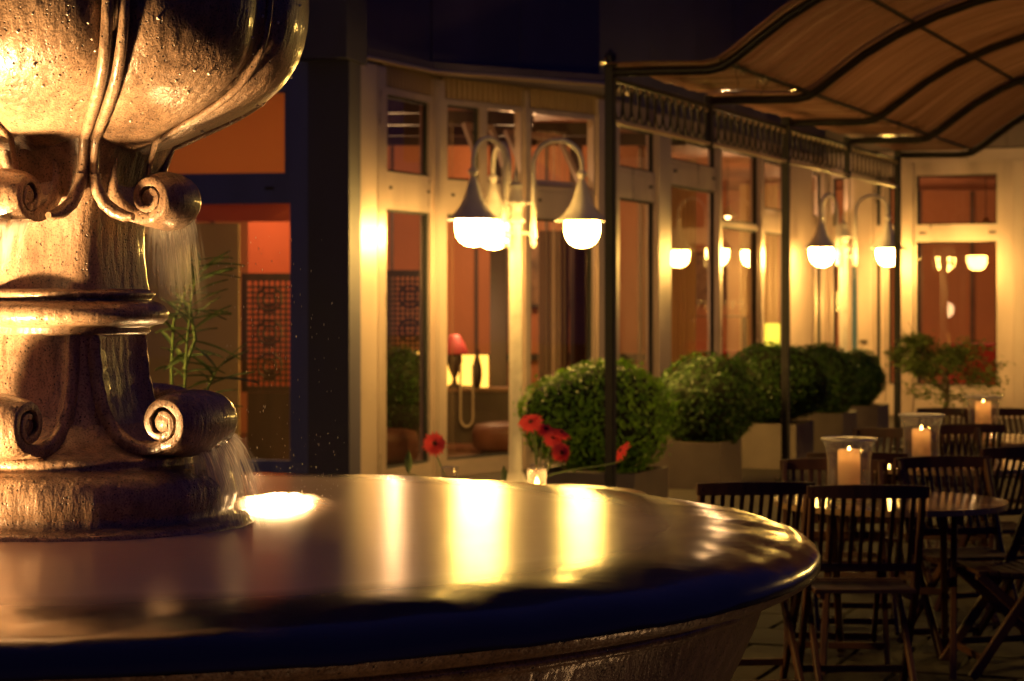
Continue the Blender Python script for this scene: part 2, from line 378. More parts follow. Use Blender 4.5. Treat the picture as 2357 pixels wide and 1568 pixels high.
# basin: wide convex lip, bead, body
def lipz(r): return 1.1-.60*max(0, r-1.33)**3
lip = [(r, lipz(r)) for r in (1.40,1.403,1.42,1.45,1.475,1.50,1.52,1.54)]
lip += [(1.575,1.0905),(1.605,1.0870),(1.635,1.082),(1.66,1.072),(1.676,1.060),(1.684,1.045),(1.684,1.030),(1.675,1.016),(1.655,1.004),(1.63,.998),(1.60,.995),(1.572,.994)]
def rlip(t, r, z): return r + .0015*wob(t, z) if r > 1.5 else r
m_ = MB(); m_.lathe(lip[:15], 384, rf=rlip)
def lipw(x, y, z):
    r = sqrt(x*x+y*y); t = atan2(y, x); k = max(0, min(1, (r-1.41)/.12))
    return z + k*(.0016*sin(23*t+1.3*sin(7*t))+.0008*sin(61*t+r*40)+.0005*sin(131*t-r*90)+.0004*sin(211*t+r*60))
m_.v = [(x, y, lipw(x, y, z)) for x, y, z in m_.v]; lp = m_.build('basin_lip', WETLIP, fount)
m_ = MB(); m_.lathe(lip[14:], 256, rf=lambda t,r,z: r+.0015*wob(t,z)); m_.build('lip_underside', STONE, fount)
m_ = MB(); m_.lathe([(1.575+.018*cos(a)*1, .979+.015*sin(a)) for a in [pi/2-i*pi/8 for i in range(9)]], 256, rf=lambda t,r,z: r+.004*sin(60*t)*sin(17*t)+.0015*wob(t,z)); m_.build('bead_moulding', STONE, fount)
bod = [(1.572,.966),(1.56,.95),(1.545,.90),(1.52,.84),(1.48,.76),(1.40,.65),(1.25,.52),(1.0,.42),(.6,.36),(.42,.33),(.36,.25),(.40,.12),(.5,.08),(.55,0)]
m_ = MB(); m_.lathe(bod, 192, rf=lambda t,r,z: r+.003*wob(t,z)); m_.build('basin_bowl', STONE, fount)
wt = MB(); wt.lathe([(.30,1.1),(.6,1.1),(.9,1.1)]+[(r,lipz(r)) for r in (1.1,1.2,1.25,1.3,1.35,1.38,1.397,1.40)], 384); wo = wt.build('water', WATER); wo.location = (FX,FY,0); tag(wo, kind='structure')

# foot and torus of the pedestal
ft = [(.0,1.12),(.41,1.09),(.412,1.102),(.402,1.112),(.378,1.118),(.362,1.126),(.368,1.145),(.374,1.165),(.372,1.19),(.358,1.212),(.335,1.228),(.315,1.233),(.30,1.236),(.296,1.245),(.300,1.252),(.292,1.26),(.265,1.268),(.235,1.28),(.21,1.30),(.19,1.33)]
m_ = MB(); m_.lathe(ft, 160, rf=lambda t,r,z: r*(1+.004*wob(t,z))+.002*wob(3*t,z*2)); m_.build('foot_moulding', STONE, fount)
# core columns, rounded square
def sq(k):
    def f(t, r, z):
        # t world angle -> angle relative to face normals
        n0 = fdir(PHI); a0 = atan2(n0.y, n0.x); a = t-a0
        c = abs(cos(a)); s_ = abs(sin(a)); p = (c**k+s_**k)**(-1.0/k); return r*p*(1+.006*wob(t,z))
    return f
core1 = [(.215,1.262),(.19,1.275),(.165,1.30),(.148,1.34),(.138,1.40),(.130,1.46),(.127,1.53)]
m_ = MB(); m_.lathe(core1, 128, rf=sq(5)); m_.build('lower_shaft', STONE, fount)
core2 = [(.150,1.60),(.142,1.64),(.136,1.70),(.135,1.76),(.145,1.82),(.165,1.90),(.19,1.96)]
m_ = MB(); m_.lathe(core2, 128, rf=sq(5)); m_.build('upper_shaft', STONE, fount)
ring = [(.13,1.525),(.172,1.527),(.178,1.533),(.175,1.541),(.182,1.546),(.205,1.550),(.217,1.562),(.219,1.575),(.210,1.59),(.195,1.599),(.182,1.602),(.178,1.606),(.186,1.611),(.188,1.619),(.180,1.626),(.165,1.629),(.14,1.63)]
m_ = MB(); m_.lathe(ring, 128, rf=lambda t,r,z: r*(1+.003*wob(t,z))); m_.build('collar_ring', STONE, fount)

def volute(phi, curve, centre, r0, turns, wtop, wbot, name, thick=.02):
    """a leaf of stone that runs down the face, sweeps outwards and rolls up at its end"""
    pts = [Vector((a, 0, b)) for a, b in curve]
    # smooth the guide
    for _ in range(2):
        q = [pts[0]]
        for i in range(len(pts)-1):
            q += [pts[i]*.75+pts[i+1]*.25, pts[i]*.25+pts[i+1]*.75]
        q.append(pts[-1]); pts = q
    cx, cz = centre; a0 = -pi/2
    N = int(26*turns)
    for i in range(1, N+1):
        a = a0 + 2*pi*turns*i/N; r = r0*(1-.72*(i/N)**1.15); pts.append(Vector((cx+r*cos(a), 0, cz+r*sin(a))))
    n = len(pts); nb = len(pts)-N
    M = spin(phi); vs = []; fs = []
    W = [wtop+(wbot-wtop)*min(1, i/nb)**1.4 for i in range(n)]
    cols = [-1,-.96,-.88,-.80,-.72,-.4,0,.4,.72,.80,.88,.96,1]
    raise_ = [-.006,.004,.009,.004,-.004,-.006,-.007,-.006,-.004,.004,.009,.004,-.006]
    nor = []
    for i in range(n):
        a = pts[max(0,i-1)]; b2 = pts[min(n-1,i+1)]; d = (b2-a).normalized(); nor.append(Vector((-d.z, 0, d.x)))
    for i in range(n):
        k = i >= nb
        for j, c in enumerate(cols):
            rz = raise_[j] if not k else raise_[j]*.35
            p = pts[i] + nor[i]*rz + Vector((0, c*W[i], 0)); p += Vector((.003*wob(i*.21, c*2),0,.003*wob(i*.13+2, c*3))); vs.append(M @ p)
    cen = Vector((cx, 0, cz)); nc = len(cols)
    def barrel(p, i):
        c = max(-1, min(1, (M.inverted() @ p).y/wbot)); q = M.inverted() @ p
        w = 1 if i >= nb else max(0, (i/nb-.55)/.45)**2
        k = 1+w*(.80+.34*(1-c*c)**.7-1); o3 = Vector((cen.x+(q.x-cen.x)*k, q.y, cen.z+(q.z-cen.z)*k)); return M @ o3
    vs = [barrel(p, j//nc) for j, p in enumerate(vs)]
    for i in range(n):
        th = thick*(1.15-.45*max(0, (i-nb)/N))
        for j, c in enumerate(cols):
            p = pts[i] - nor[i]*th + Vector((0, c*W[i]*.99, 0)); vs.append(barrel(M @ p, i))
    o = n*nc
    for i in range(n-1):
        for j in range(nc-1):
            fs.append((i*nc+j, i*nc+j+1, (i+1)*nc+j+1, (i+1)*nc+j)); fs.append((o+i*nc+j, o+(i+1)*nc+j, o+(i+1)*nc+j+1, o+i*nc+j+1))
        fs.append((i*nc, (i+1)*nc, o+(i+1)*nc, o+i*nc)); fs.append((i*nc+nc-1, o+i*nc+nc-1, o+(i+1)*nc+nc-1, (i+1)*nc+nc-1))
    for j in range(nc-1):
        fs.append((j, o+j, o+j+1, j+1)); e = (n-1)*nc; fs.append((e+j, e+j+1, o+e+j+1, o+e+j))
    m_ = MB(); m_.add(vs, fs, True)
    # the solid heart of the roll
    r1 = r0*.82
    w_ = wbot
    ring_ = 24
    prof = [(.0005,-w_*.93),(r1*.55,-w_*.93),(r1*.62,-w_*.90),(r1*.60,0),(r1*.62,w_*.90),(r1*.55,w_*.93),(.0005,w_*.93)]
    vv = []
    for (r, y) in prof:
        for k in range(ring_):
            t = 2*pi*k/ring_; vv.append(barrel(M @ Vector((cx+r*cos(t), y, cz+r*sin(t))), n))
    ff = [(i*ring_+k, i*ring_+(k+1)%ring_, (i+1)*ring_+(k+1)%ring_, (i+1)*ring_+k) for i in range(len(prof)-1) for k in range(ring_)]
    m_.add(vv, ff, True)
    o_ = recalc(m_.build(name, STONE, fount))
    md = o_.modifiers.new("smooth", 'BEVEL'); md.width = .003; md.segments = 2; md.limit_method = 'ANGLE'; md.angle_limit = radians(50)
    return o_
for k in range(4):
    ph = PHI + k*pi/2
    volute(ph, [(.130,1.53),(.135,1.48),(.140,1.43),(.152,1.375),(.180,1.325),(.22,1.295),(.265,1.285),(.31,1.29)], (.312,1.338), .05, 1.55, .105, .115, 'lower_scroll')
    volute(ph, [(.175,1.97),(.165,1.93),(.158,1.89),(.162,1.85),(.185,1.815),(.215,1.793),(.25,1.788)], (.25,1.829), .041, 1.45, .085, .072, 'upper_scroll')

# upper bowl: eight gadroons hanging over the neck
bowl_prof = [(.165,1.90),(.170,1.92),(.185,1.935),(.205,1.945),(.228,1.955),(.25,1.965),(.275,1.977),(.30,1.99),(.33,2.003),(.36,2.017),(.39,2.032),(.42,2.05),(.447,2.068),(.47,2.09),(.492,2.118),(.508,2.147),(.52,2.18),(.528,2.22),(.532,2.26),(.532,2.30),(.528,2.34),(.520,2.39),(.51,2.44),(.515,2.47),(.53,2.49),(.54,2.50),(.535,2.515),(.50,2.52),(.46,2.50),(.42,2.40),(.2,2.30),(0,2.28)]
def bowl_r(t, r, z):
    n0 = fdir(PHI); a0 = atan2(n0.y, n0.x); a = (t-a0)/(pi/4); fr = a-math.floor(a)           # 0..1 between ribs
    d = min(fr, 1-fr)*45                                                                    # degrees from the nearest rib
    if z > 2.46: return r*(1+.002*wob(t,z))
    k = min(1, (z-1.90)/.08); k = max(0,k)
    bulge = (1-exp(-(d/5.5)**2))
    r2 = r*(1-.075*k) + r*.085*k*bulge*(.55+.45*sin(pi*fr)**.5)
    return r2*(1+.003*wob(t,z))
m_ = MB(); m_.lathe(bowl_prof, 384, rf=bowl_r); bo = m_.build('upper_bowl', STONE, fount)
# lip of each lobe: a rounded swag that overhangs the dark recess
def ribstrap(phi, off, r_, name):
    n = fdir(phi); pts = []; t = Vector((-n.y, n.x, 0))
    for (r, z) in [(.205,1.865),(.203,1.90)]+[(a*.955+.004, b_) for a, b_ in bowl_prof[4:23]]:
        pts.append(n*(r+.004)+t*off*(.55+.45*min(1,(r/.5)))+Vector((0,0,z)))
    MB().tube(pts, [r_*(.8+.2*min(1,i/6)) for i in range(len(pts))], 12).build(name, STONE, fount)
for k in range(4):
    ribstrap(PHI+pi/4+k*pi/2, -.017, .0125, 'corner_strap'); ribstrap(PHI+pi/4+k*pi/2, .017, .0125, 'corner_strap')
    ribstrap(PHI+k*pi/2, 0, .008, 'bowl_rib')
# straps below the bowl: continue down the corner then sweep onto the scrolls
for k in range(4):
    for s in (-1, 1):
        ph = PHI+pi/4+k*pi/2; M = spin(ph); pts = []
        for (a, b_, z) in [(.208,.014,1.88),(.205,.016,1.86),(.203,.022,1.84),(.206,.036,1.815),(.214,.056,1.797),(.226,.076,1.787),(.240,.092,1.786)]:
            pts.append(M @ Vector((a, s*b_, z)))
        MB().tube(pts, [.013,.013,.014,.015,.015,.013,.008], 12).build('corner_strap', STONE, fount)
# beads of water clinging to the bowl
dm = MB()
for i in range(230):
    t = rnd.uniform(0, 2*pi); r, z = rnd.choice(bowl_prof[6:20]); z += rnd.uniform(-.012,.012); q = bowl_r(t, r, z)
    p = Vector((FX+q*cos(t), FY+q*sin(t), z)); rr = rnd.uniform(.0018,.0042)
    dm.lathe([(0.0001,-rr),(rr*.8,-rr*.6),(rr,0),(rr*.7,rr*.8),(0.0001,rr*1.2)], 7, c=tuple(p))
DROP = mat("water_drop", (.75,.68,.55), .05, coat=1, coat_rough=.02)
tag(dm.build('water_drops', DROP), kind='stuff')

# water falling from the scrolls, spray and the lit splash
VEIL = veil_material("falling_water_veil", 5, 9, 1.1)
VEILS = veil_material("fine_spray_veil", 2.2, 30, 2)
def veil(name, pts_a, pts_b, m, kind='stuff'):
    n = len(pts_a); K = 12; vs = []; uv = []; fs = []
    for i in range(n):
        for j in range(K+1):
            t = j/K; p = Vector(pts_a[i])*(1-t)+Vector(pts_b[i])*t; vs.append(p); uv.append((t, i/(n-1)))
    for i in range(n-1):
        for j in range(K): fs.append((i*(K+1)+j, i*(K+1)+j+1, (i+1)*(K+1)+j+1, (i+1)*(K+1)+j))
    mb = MB(); mb.add(vs, fs, True); return tag(mb.build(name, m, uv=uv), kind=kind)
def drop_path(p0, v, n, T):
    return [Vector(p0)+Vector((v[0]*t, v[1]*t, v[2]*t-4.9*t*t)) for t in [T*i/(n-1) for i in range(n)]]
for k, (c_, r_, zz, T, dn) in enumerate([(.262,.05,1.80,.185,1),(.345,.05,1.305,.19,1)]):
    M = spin(PHI)
    a0 = M @ Vector((c_-.04, -.04 if k else -.03, zz)) + Vector((FX,FY,0)); b0 = M @ Vector((c_, .12 if k else .085, zz)) + Vector((FX,FY,0))
    n = M @ Vector((1,0,0))
    for q in range(3):
        sp = .05+.20*q if k else -.10+.11*q
        veil('falling_water', drop_path(a0, n*sp, 10, T+.02*q), drop_path(b0+n*.01, n*(sp+.1), 10, T+.02*q), VEIL if q < 2 else VEILS)
M = spin(PHI+pi/2)
a0 = M @ Vector((.3,-.1,1.775)) + Vector((FX,FY,0)); b0 = M @ Vector((.31,.12,1.775)) + Vector((FX,FY,0)); n = M @ Vector((1,0,0))
veil('falling_water', drop_path(a0, n*.1, 10, .16), drop_path(b0, n*.2, 10, .16), VEIL)
# foam ring where the water lands, right behind the pedestal
SPX, SPY = -.575, 5.33
rnd = random.Random(11)
FP = bpy.data.materials.new("churned_foam"); FP.use_nodes = True
_n = FP.node_tree.nodes; _L = FP.node_tree.links.new; _n.remove(_n["Principled BSDF"]); _out = [q for q in _n if q.type == 'OUTPUT_MATERIAL'][0]
_d = _n.new("ShaderNodeBsdfDiffuse"); _t = _n.new("ShaderNodeBsdfTranslucent"); _d.inputs[0].default_value = _t.inputs[0].default_value = (.95,.9,.82,1)
_m1 = _n.new("ShaderNodeMixShader"); _m1.inputs[0].default_value = .6; _L(_d.outputs[0], _m1.inputs[1]); _L(_t.outputs[0], _m1.inputs[2])
_tr = _n.new("ShaderNodeBsdfTransparent"); _m2 = _n.new("ShaderNodeMixShader"); _L(_tr.outputs[0], _m2.inputs[1]); _L(_m1.outputs[0], _m2.inputs[2]); _L(_m2.outputs[0], _out.inputs[0])
_tc = _n.new("ShaderNodeTexCoord"); _len = _n.new("ShaderNodeVectorMath"); _len.operation = 'LENGTH'; _mp = _n.new("ShaderNodeMapping"); _mp.inputs["Scale"].default_value = (1/.17,1/.36,0)
_nz = _n.new("ShaderNodeTexNoise"); _nz.inputs["Scale"].default_value = 28; _nz.inputs["Detail"].default_value = 4
_ad = _n.new("ShaderNodeMath"); _ad.operation = 'MULTIPLY_ADD'; _ad.inputs[1].default_value = .7; _mr = _n.new("ShaderNodeMapRange")
_mr.inputs[1].default_value = .65; _mr.inputs[2].default_value = 1.25; _mr.inputs[3].default_value = 1; _mr.inputs[4].default_value = 0
_L(_tc.outputs["Object"], _mp.inputs[0]); _L(_mp.outputs[0], _len.inputs[0]); _L(_tc.outputs["Object"], _nz.inputs[0])
_L(_nz.outputs[0], _ad.inputs[0]); _L(_len.outputs["Value"], _ad.inputs[2]); _L(_ad.outputs[0], _mr.inputs[0]); _mr2 = _n.new("ShaderNodeMath"); _mr2.operation = "MULTIPLY"; _mr2.inputs[1].default_value = .8; _L(_mr.outputs[0], _mr2.inputs[0]); _L(_mr2.outputs[0], _m2.inputs[0])
fm = MB(); vs = []; fs = []; K = 40
for i in range(K):
    for j in range(K):
        x = (i/(K-1)-.5)*.42; y = (j/(K-1)-.5)*.9; q = max(0, 1-(x/.16)**2-(y/.36)**2)
        vs.append((x, y, .002+q*(.010+.012*rnd.random())))
for i in range(K-1):
    for j in range(K-1): fs.append((i*K+j,(i+1)*K+j,(i+1)*K+j+1,i*K+j+1))
fo = fm.add(vs, fs, True).build('splash_foam', FP); fo.location = (SPX-.005, SPY-.03, 1.1025); tag(fo, kind='stuff')
sd = MB()
for i in range(150):
    a = rnd.uniform(-.6, 2.6); v = rnd.uniform(.05,.30); hgt = rnd.expovariate(9)
    x = SPX-.03+rnd.uniform(-.08,.14)+v*.3*cos(a); y = SPY-.1+rnd.uniform(-.25,.3); z = 1.105+min(.16, hgt*.45); s_ = rnd.uniform(.0003,.0008)
    ln = rnd.uniform(1,3.5)
    sd.lathe([(.00001,-s_*ln),(s_,0),(.00001,s_*ln)], 5, c=(x,y,z))
for i in range(160):
    x = FX+.30+rnd.uniform(0,.30); y = FY+rnd.uniform(-.1,.3); z = rnd.uniform(1.12,1.75); s_ = rnd.uniform(.0004,.0011)
    sd.lathe([(.00001,-s_*4),(s_,0),(.00001,s_*4)], 5, c=(x,y,z))
tag(sd.build('spray_droplets', DROP), kind='stuff')

# underwater lamps
def lens_mat(st, rx, ry, x0, y0):
    m = emission("lit_lens", (1.0,.60,.24), st); n = m.node_tree.nodes; L = m.node_tree.links.new
    e = [q for q in n if q.type == 'EMISSION'][0]; tc = n.new("ShaderNodeTexCoord"); mp = n.new("ShaderNodeMapping"); mp.inputs["Scale"].default_value = (1/rx, 1/ry, 0)
    ln = n.new("ShaderNodeVectorMath"); ln.operation = 'LENGTH'; nz = n.new("ShaderNodeTexNoise"); nz.inputs["Scale"].default_value = 30
    ad = n.new("ShaderNodeMath"); ad.operation = 'MULTIPLY_ADD'; ad.inputs[1].default_value = .4
    mr = n.new("ShaderNodeMapRange"); mr.interpolation_type = 'SMOOTHERSTEP'; mr.inputs[1].default_value = .15; mr.inputs[2].default_value = 1.15; mr.inputs[3].default_value = st*1.6; mr.inputs[4].default_value = 0
    L(tc.outputs["Object"], mp.inputs[0]); L(mp.outputs[0], ln.inputs[0]); L(tc.outputs["Object"], nz.inputs[0]); L(nz.outputs[0], ad.inputs[0]); L(ln.outputs["Value"], ad.inputs[2])
    L(ad.outputs[0], mr.inputs[0]); L(mr.outputs[0], e.inputs[1])
    out = [q for q in n if q.type == 'OUTPUT_MATERIAL'][0]; tr = n.new("ShaderNodeBsdfTransparent"); mx = n.new("ShaderNodeMixShader")
    dv = n.new("ShaderNodeMath"); dv.operation = 'DIVIDE'; dv.inputs[1].default_value = st*.3; dv.use_clamp = True; L(mr.outputs[0], dv.inputs[0])
    L(dv.outputs[0], mx.inputs[0]); L(tr.outputs[0], mx.inputs[1]); L(e.outputs[0], mx.inputs[2]); L(mx.outputs[0], out.inputs[0]); return m
def pool_light(x, y, rx, ry, strength, label):
    """flat lamp let in just under the water film; its lens is the light"""
    t = empty('fountain_light', (x,y,1.06), label=label, cat="pool light", group="lamps set in the fountain water")
    def el(p): return [(1.0*a, b) for a, b in p]
    M_ = Matrix.Diagonal((rx, ry, 1, 1))
    MB().lathe([(.6,0),(1.06,0),(1.10,.01),(1.10,.035),(1.04,.0370),(1.0,.0365)], 40, M=M_).build('housing', BRASS, t)
    MB().lathe([(1.0,.0440),(.6,.0455),(.0005,.0460)], 40, M=M_).build('lens', lens_mat(strength, rx, ry, x, y), t)
pool_light(SPX+.0, SPY-.02, .115, .27, 75, "glaring pool lamp under the splash right of the pedestal foot")
pool_light(-1.54, 4.36, .17, .17, 1150, "pool lamp in the water left of the pedestal, outside the view")

def ground_fill_light(x, y, strength, label):  # unseen fill lamps, added to warm the underside of the basin
    t = empty('added_ground_light', (x,y,0), label=label, cat="ground light", group="added fill lights washing the basin from the ground")
    MB().lathe([(.12,.002),(.125,.03),(.11,.04),(.10,.038)], 32).build('housing', BLACKM, t)
    MB().lathe([(.10,.0385),(.05,.042),(.0005,.043)], 32).build('lens', emission("ground_fill_lens", (1.0,.52,.2), strength), t)
ground_fill_light(.15, 3.05, 9, "fill light added on the ground below the front of the basin, outside the view")
ground_fill_light(1.05, 4.4, 6, "fill light added on the ground below the right of the basin, outside the view")
ground_fill_light(-1.1, 2.75, 8, "fill light added on the ground below the left of the basin, outside the view")

# ================================================================== FACADE
def V2(x, y): return Vector((x, y, 0))
PA0, PA1 = V2(-1.314,18.25), V2(-.693,19.80)
PB1 = V2(.924,21.80)
PC1 = V2(4.48,31.10)
PD1 = V2(4.48+.9*5.2,31.10-.44*5.2)
class Wall:
    def __init__(s, a, b):
        s.a = a; s.b = b; s.d = (b-a).normalized(); s.L = (b-a).length
        s.n = Vector((s.d.y, -s.d.x, 0))       # outward (towards the terrace)
    def u(s, px):                               # distance along the wall seen at a pixel column
        k = (px-CX)/F; return (k*s.a.y - s.a.x)/(s.d.x - k*s.d.y)
    def z(s, px, py): Y = s.a.y+s.d.y*s.u(px); return CAMZ-(py-YH)/F*Y
    def M(s):
        m = Matrix(((s.d.x, s.n.x, 0, s.a.x),(s.d.y, s.n.y, 0, s.a.y),(0,0,1,0),(0,0,0,1))); return m
WA, WB, WC, WD = Wall(PA0,PA1), Wall(PA1,PB1), Wall(PB1,PC1), Wall(PC1,PD1)
bld = empty('restaurant_building', (0,22,0), label="restaurant front of tall cream framed windows glowing orange under dark cladding", cat="building")
def bpart(mb, name, m, parent=None):
    o = mb.build(name, m, parent or bld)
    if parent is None or parent is bld:
        o.matrix_parent_inverse = Matrix.Translation((0,-22,0))
    return o
def wbox(w, u0, u1, z0, z1, d0, d1, name, m, parent=None, mb=None):
    """box on a wall: u along, d outward"""
    x = mb or MB(); x.box((u0,d0,z0),(u1,d1,z1), w.M())
    if mb is None: return bpart(x, name, m, parent)
ZT, ZUB, ZLT = 3.41, 2.73, 2.45
def window(w, u0, u1, z0, z1, f=.045, depth=.07, name='window', fm=FRAME, pane=True, sash=True):
    """a framed light: frame bars (part) with its pane and an inner sash (sub-parts)"""
    x = MB(); d0, d1 = -.055, depth-.055+.003
    M = w.M()
    x.box((u0,d0,z0),(u0+f,d1,z1),M); x.box((u1-f,d0,z0),(u1,d1,z1),M)
    x.box((u0+f,d0,z1-f),(u1-f,d1-.002,z1),M); x.box((u0+f,d0,z0),(u1-f,d1-.002,z0+f),M)
    o = bpart(x, name, fm)
    if sash:
        y = MB(); g0 = .022
        y.box((u0+f,-.05,z0+f),(u0+f+g0,-.01,z1-f),M); y.box((u1-f-g0,-.05,z0+f),(u1-f,-.01,z1-f),M)
        y.box((u0+f+g0,-.05,z1-f-g0),(u1-f-g0,-.012,z1-f),M); y.box((u0+f+g0,-.05,z0+f),(u1-f-g0,-.012,z0+f+g0),M)
        s_ = y.build('gasket', SEAM, o); s_.matrix_parent_inverse = Matrix.Translation((0,0,0))
    if pane:
        q = MB(); q.add([M@Vector(p) for p in ((u0+f,-.034,z0+f),(u1-f,-.034,z0+f),(u1-f,-.034,z1-f),(u0+f,-.034,z1-f))], ((0,1,2,3),))
        q.build('pane', GLASS, o)
    return o

# --- wall A
u = WA.u
wbox(WA, u(817), u(857), 0, 3.62, -.12, .05, 'pillar', PILLAR)
wbox(WA, u(857), u(861), 0, 3.62, -.10, .01, 'joint', SEAM)
wbox(WA, u(861), u(880), 0, 3.62, -.12, .04, 'pillar', FRAME)
window(WA, u(880), u(990)+.02, ZUB-.06, ZT+.05, .06)
wbox(WA, u(880), u(990)+.02, ZLT+.002, ZUB-.06-.002, -.07, .012, 'transom', FRAME)
window(WA, u(880), u(990)+.02, .10, ZLT, .045)
wbox(WA, u(880), u(990)+.02, 0, .098, -.08, .02, 'plinth', PILLAR)
for px in (896, 983):
    uu = u(px); wbox(WA, uu-.02, uu+.02, ZLT+.13, ZLT+.155, .012, .02, 'hinge_cap', SEAM)
# corner mullion
wbox(WA, u(990)+.021, WA.L+.02, 0, 3.62, -.11, .035, 'mullion', FRAME)
# --- wall B
u = WB.u
wbox(WB, .0, u(1018), 0, 3.62, -.1, .03, 'mullion', FRAME)
spans = [(1018,1110),(1110,1203),(1212,1370)]
for i, (a, b_) in enumerate(spans):
    ua, ub = u(a)+.002, u(b_)-.002
    window(WB, ua, ub, ZUB-.06, ZT+.05, .05, pane=(i != 2), sash=(i == 0))
    wbox(WB, ua, ub, ZLT+.002, ZUB-.062, -.07, .012, 'transom', FRAME)
window(WB, u(1018)+.002, u(1203)-.002, .10, ZLT, .045)
window(WB, u(1212)+.002, u(1370)-.002, .10, ZLT, .045)
wbox(WB, u(1018)+.002, u(1370), 0, .098, -.08, .02, 'plinth', PILLAR)
wbox(WB, u(1203), u(1212), 0, 3.62, -.1, .035, 'mullion', FRAME)
wbox(WB, u(1370), WB.L+.0, 0, 3.62, -.1, .04, 'mullion', PILLAR)
for px in (1040, 1130, 1240, 1352):
    uu = u(px); wbox(WB, uu-.02, uu+.02, ZLT+.12, ZLT+.145, .012, .02, 'hinge_cap', SEAM)
# hopper sashes tipped inwards
for (a, b_, ang) in ((1116,1198,24),(1220,1362,29)):
    ua, ub = u(a)+.05, u(b_)-.05; zz = ZUB; H = .62; f = .058
    M = WB.M() @ Matrix.Translation((0,-.05,zz)) @ Matrix.Rotation(radians(ang), 4, 'X')
    x = MB(); x.box((ua,-.03,0),(ua+f,.01,H),M); x.box((ub-f,-.03,0),(ub,.01,H),M); x.box((ua+f,-.03,0),(ub-f,.009,f),M); x.box((ua+f,-.03,H-f),(ub-f,.009,H),M)
    o = bpart(x, 'open_sash', FRAME)
    q = MB(); q.add([M@Vector(p) for p in ((ua+f,-.01,f),(ub-f,-.01,f),(ub-f,-.01,H-f),(ua+f,-.01,H-f))], ((0,1,2,3),)); q.build('pane', GLASS, o)
# --- wall C
u = WC.u
wbox(WC, 0, u(1418), 0, 3.62, -.1, .04, 'mullion', PILLAR)
cp = [(1418,1508,.10,2.72,2.94),(1536,1648,.35,2.95,3.13),(1654,1744,.35,2.55,2.75),(1752,1812,.35,2.55,2.75),(1862,1892,.35,2.55,2.75)]
for i, (a, b_, z0, zl, zu) in enumerate(cp):
    ua, ub = u(a)+.002, u(b_)-.002
    window(WC, ua, ub, z0, zl, .05, name='window')
    if i != 2: wbox(WC, ua, ub, zl+.002, zu-.002, -.07, .012, 'transom', FRAME)
    if i != 2: window(WC, ua, ub, zu, ZT+.05, .045)
    else: window(WC, ua, ub, zl+.002, ZT+.05, .02, depth=.05)
    if z0 > .2: wbox(WC, ua, ub, 0, z0-.002, -.08, .02, 'plinth', PILLAR)
for a, b_, m in ((1508,1536,PILLAR),(1648,1654,FRAME),(1744,1752,FRAME),(1812,1862,PILLAR),(1892,1898,FRAME)):
    wbox(WC, u(a), u(b_), 0, 3.62, -.1, .045, 'pillar' if b_-a > 20 else 'mullion', m)
for px, zz in ((1552,3.05),(1640,3.05),(1495,2.83)):
    uu = u(px); wbox(WC, uu-.05, uu+.05, zz-.015, zz+.015, .012, .02, 'hinge_cap', SEAM)
# --- wall D
u = WD.u
dz = [(1900,1912,'m'),(1912,1950,'w'),(1950,1956,'m'),(1956,2004,'door'),(2004,2012,'m'),(2012,2034,'w'),(2034,2040,'m'),(2040,2072,'w'),(2072,2104,'p'),(2104,2302,'W'),(2302,2336,'p'),(2336,2362,'p'),(2364,2440,'w')]
for a, b_, k in dz:
    ua, ub = u(a)+.002, u(b_)-.002
    if k in 'mp': wbox(WD, ua, ub, 0, 3.55 if k=='p' else 3.553, -.1, .045 if k=='m' else .06, 'mullion' if k=='m' else 'pillar', FRAME if b_ != 2362 else PILLAR)
    elif k == 'door':
        o = wbox(WD, ua, ub, .02, 2.3, -.05, .0, 'door', PILLAR)
        MB().box((ua+.03,.0,.5),(ua+.11,.012,2.1),WD.M()).build('door_light', mat("blue_glass_slit",(.05,.09,.16),.1), o)
        MB().box((ub-.14,.001,1.02),(ub-.05,.06,1.06),WD.M()).build('handle', BLACKM, o)
        wbox(WD, ua, ub, 2.302, 3.553, -.05, .0, 'door_panel', PILLAR)
    else:
        window(WD, ua, ub, .4, 2.48, .04); wbox(WD, ua, ub, 2.482, 2.638, -.07, .02, 'transom', FRAME)
        window(WD, ua, ub, 2.64, 3.41, .04); wbox(WD, ua, ub, 3.412, 3.553, -.07, .02, 'transom', FRAME); wbox(WD, ua, ub, 0, .398, -.08, .02, 'plinth', PILLAR)
        if k == 'W':
            for px in (2125, 2285): uu = u(px); wbox(WD, uu-.05, uu+.05, 2.55, 2.58, .02, .028, 'hinge_cap', SEAM)
wbox(WD, u(1899), u(2440), 3.555, 3.72, -.1, .03, 'head_beam', PILLAR)
# --- ribbed fascia above A and B (each rib a board)
def ribs(w, u0, u1, z0, z1, step=.075):
    rib = None; i = 0; x0 = u0
    wbox(w, u0, u1, z0, z1, -.1, -.03, 'fascia_backing', FASCIA)
    while x0 + step*.7 < u1:
        if rib is None:
            mb = MB(); mb.box((0,0,0),(step*.62,.035,z1-z0-.01)); rib = mb.build('fascia_board', FASCIA, bld); me = rib.data; bpy.data.objects.remove(rib); rib = me
        p = w.a + w.d*x0 + w.n*(-.028) + Vector((0,0,z0+.005))
        o = inst(rib, 'fascia_board', bld, p, (0,0,atan2(w.d.y,w.d.x))); o.scale = (1,-1,1)
        o.matrix_parent_inverse = Matrix.Translation((0,-22,0))
        x0 += step
ribs(WA, WA.u(882), WA.L, ZT+.055, 3.66)
ribs(WB, 0, WB.L, ZT+.055, 3.66)
wbox(WC, 0, WC.L, 3.465, 3.66, -.1, -.0, 'fascia_board', FASCIA)
